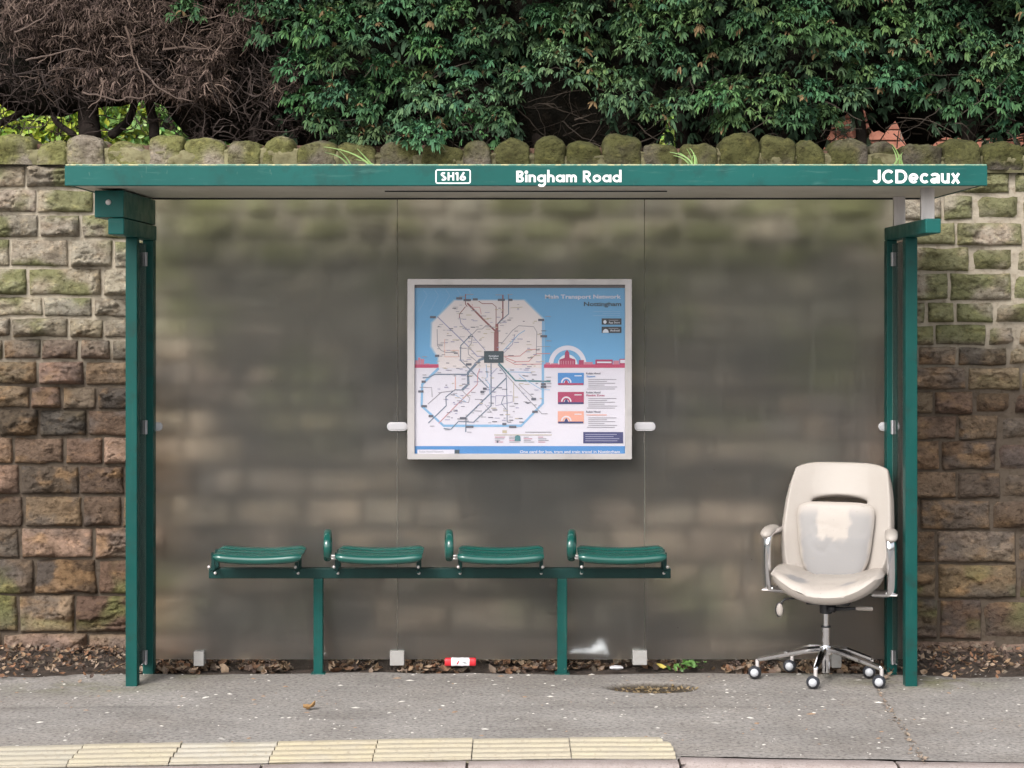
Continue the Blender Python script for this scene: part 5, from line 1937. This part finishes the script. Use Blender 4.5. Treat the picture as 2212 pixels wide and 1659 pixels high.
# red and white packet in the gap under the panels
yk = -0.015
m = MB()
xa, xb = PX(961, yk), PX(1028, yk)
z0, z1 = PZ(1438, yk), PZ(1421, yk)
n = 30
u = np.linspace(0, 1, n)
a = np.linspace(0, 2 * pi, 17)
U, A = np.meshgrid(u, a, indexing='ij')
pin = 0.90 + 0.10 * sstep(0, .04, U) * sstep(1, .96, U)
Xg = xa + (xb - xa) * U
Yg = yk + 0.020 * np.sign(np.cos(A)) * np.abs(np.cos(A)) ** 0.5 * pin
Zg = (z0 + z1) / 2 + (z1 - z0) / 2 * np.sign(np.sin(A)) * np.abs(np.sin(A)) ** 0.4 * pin + 0.003 * (fbm(U * 9, A, 0, 171, 2) - .5)
m.grid(Xg, Yg, Zg)
for e in (0, -1):
    m.add(np.stack([Xg[e][:-1], Yg[e][:-1], Zg[e][:-1]], -1), [tuple(range(16))])
pk = m.build('litter_packet', [M['red'], M['paper'], M['dark']], smooth=True)
for p in pk.data.polygons:
    cx = p.center.x
    if xa + 0.22 * (xb - xa) < cx < xa + 0.80 * (xb - xa):
        p.material_index = 1
for xx, hh in ((987, 5), (991, 6), (1001, 3), (1005, 2), (1009, 3)):
    pass
m = MB()
zc = (z0 + z1) / 2
m.add([(PX(986, yk), yk - .0215, zc - .008), (PX(989, yk), yk - .0215, zc - .008), (PX(993, yk), yk - .0215, zc + .008), (PX(990, yk), yk - .0215, zc + .008)], [(0, 1, 2, 3)], 0)
m.add([(PX(997, yk), yk - .0215, zc + .003), (PX(1004, yk), yk - .0215, zc - .004), (PX(1012, yk), yk - .0215, zc - .002), (PX(1004, yk), yk - .0215, zc + .001)], [(0, 1, 2, 3)], 1)
m.build('printed_mark', [M['red'], M['dark']], pk)
tag(pk, 'crushed red and white packet lying under the middle back panel', 'litter')

# white bag behind the panel
m = MB()
yb_ = 0.13
cx0, cx1 = PX(1232, yb_), PX(1316, yb_)
u = np.linspace(0, 1, 26)
a = np.linspace(0, 2 * pi, 21)
U, A = np.meshgrid(u, a, indexing='ij')
hh = np.interp(U, [0, .1, .45, .6, .78, .9, 1], [.004, .012, .014, .026, .040, .034, .006])
fold = 1 + 0.5 * (fbm(U * 6, np.cos(A) * 2, np.sin(A) * 2, 181, 3) - .5)
m.grid(cx0 + (cx1 - cx0) * U, yb_ + 0.05 * np.cos(A) * (0.4 + 0.6 * hh / .04) * fold, 0.045 + np.interp(U, [0, 1], [.016, .0]) + hh + hh * np.sin(A) * fold)
tag(m.build('plastic_bag', M['plastic'], smooth=True), 'crumpled white plastic bag on the leaves behind the frosted panel', 'litter')
m = MB()
m.grid(PX(698, .1) + 0.03 * (U - .5), 0.1 + 0.015 * np.cos(A) * fold, 0.05 + 0.006 * np.sin(A) * np.sin(pi * U) * fold + .01)
tag(m.build('paper_scrap', M['paper'], smooth=True), 'small white paper scrap behind the panel at the left bench leg', 'litter')
m = MB()
yc_ = 0.0
m.grid(PX(1317, yc_) + (PX(1346, yc_) - PX(1317, yc_)) * U, yc_ + 0.014 * np.cos(A) * fold, 0.012 + 0.011 * np.sin(A) * (0.3 + 0.7 * np.sin(pi * U) ** .5) * fold)
tag(m.build('crushed_cup', M['clamp'], smooth=True), 'small crushed pale cup in the gap under the panel right of the bench leg', 'litter')
# green weed and yellow leaf by the right foot block
wd = empty('weed', 'low green leafy weed growing in the gap under the right back panel', 'plant', (PX(1485, 0), 0.0, 0))
n = 26
m = MB()
pos = np.stack([PX(1485, 0) + rng.normal(0, 0.04, n), rng.uniform(-.03, .05, n), rng.uniform(0.0, 0.035, n)], 1)
leaf_bits(m, pos, 0.042, np.array([0.07, 0.16, 0.03]) * rng.uniform(.6, 1.3, (n, 1)), 0.5, .3)
m.build('leaves', M['grass'], wd)
m = MB()
leaf_bits(m, np.array([[PX(1427, 0), -0.01, 0.018]]), 0.055, np.array([[0.52, 0.42, 0.10]]), 0.25, .3)
tag(m.build('yellow_leaf', M['grass']), 'single yellow fallen leaf beside the right foot block', 'leaf')

# grass growing on the shelter roof
GT = [('grass tuft on the roof left of the stop code sign', 752, [((800, 357), (770, 325), (700, 318)), ((752, 356), (740, 335), (703, 330)), ((805, 356), (790, 340), (772, 322)), ((812, 356), (795, 348), (770, 345)), ((758, 356), (752, 340), (728, 322))]),
      ('densest grass tuft on the roof right of the stop name', 1490, [((1496, 357), (1490, 335), (1447, 328)), ((1500, 357), (1505, 335), (1490, 320)), ((1492, 357), (1480, 338), (1455, 335)), ((1504, 357), (1506, 345), (1502, 335)), ((1496, 357), (1497, 342), (1482, 322)), ((1490, 357), (1494, 345), (1500, 330)), ((1498, 357), (1470, 325), (1462, 332))]),
      ('tall thin grass tuft on the roof above the owner lettering', 1938, [((1942, 357), (1946, 335), (1924, 312)), ((1930, 357), (1942, 338), (1948, 330)), ((1950, 357), (1946, 344), (1950, 332)), ((1936, 357), (1940, 335), (1928, 318))])]
for lb, xc, bl in GT:
    o = empty('grass_tuft', lb, 'grass tuft', (PX(xc, -.9), -0.9, RZ1), group='grass tufts on the shelter roof')
    m = MB()
    for (p0, p1, p2) in bl:
        yy = -0.90 + random.uniform(-.02, .04)
        A, B, Cc = [np.array(P(*p, yy)) for p in (p0, p1, p2)]
        A[2] = RZ1 + .003
        pts = [A * (1 - t) ** 2 + B * 2 * t * (1 - t) + Cc * t * t for t in np.linspace(0, 1, 8)]
        pts = np.array(pts)
        pts[:, 1] += np.linspace(0, random.uniform(-.03, .03), 8)
        m.tube(pts, np.linspace(0.0055, 0.0012, 8), 4, 0, np.array([0.20, 0.32, 0.10]) * random.uniform(.7, 1.3))
    m.build('blades', M['grass'], o)
    m = MB()
    m.ball((PX(xc, -.9), -0.895, RZ1 + .003), 0.012, sc=(2.2, .8, .5), col=(0.1, 0.1, 0.05))
    m.build('root_clump', M['leafbrown'], o)
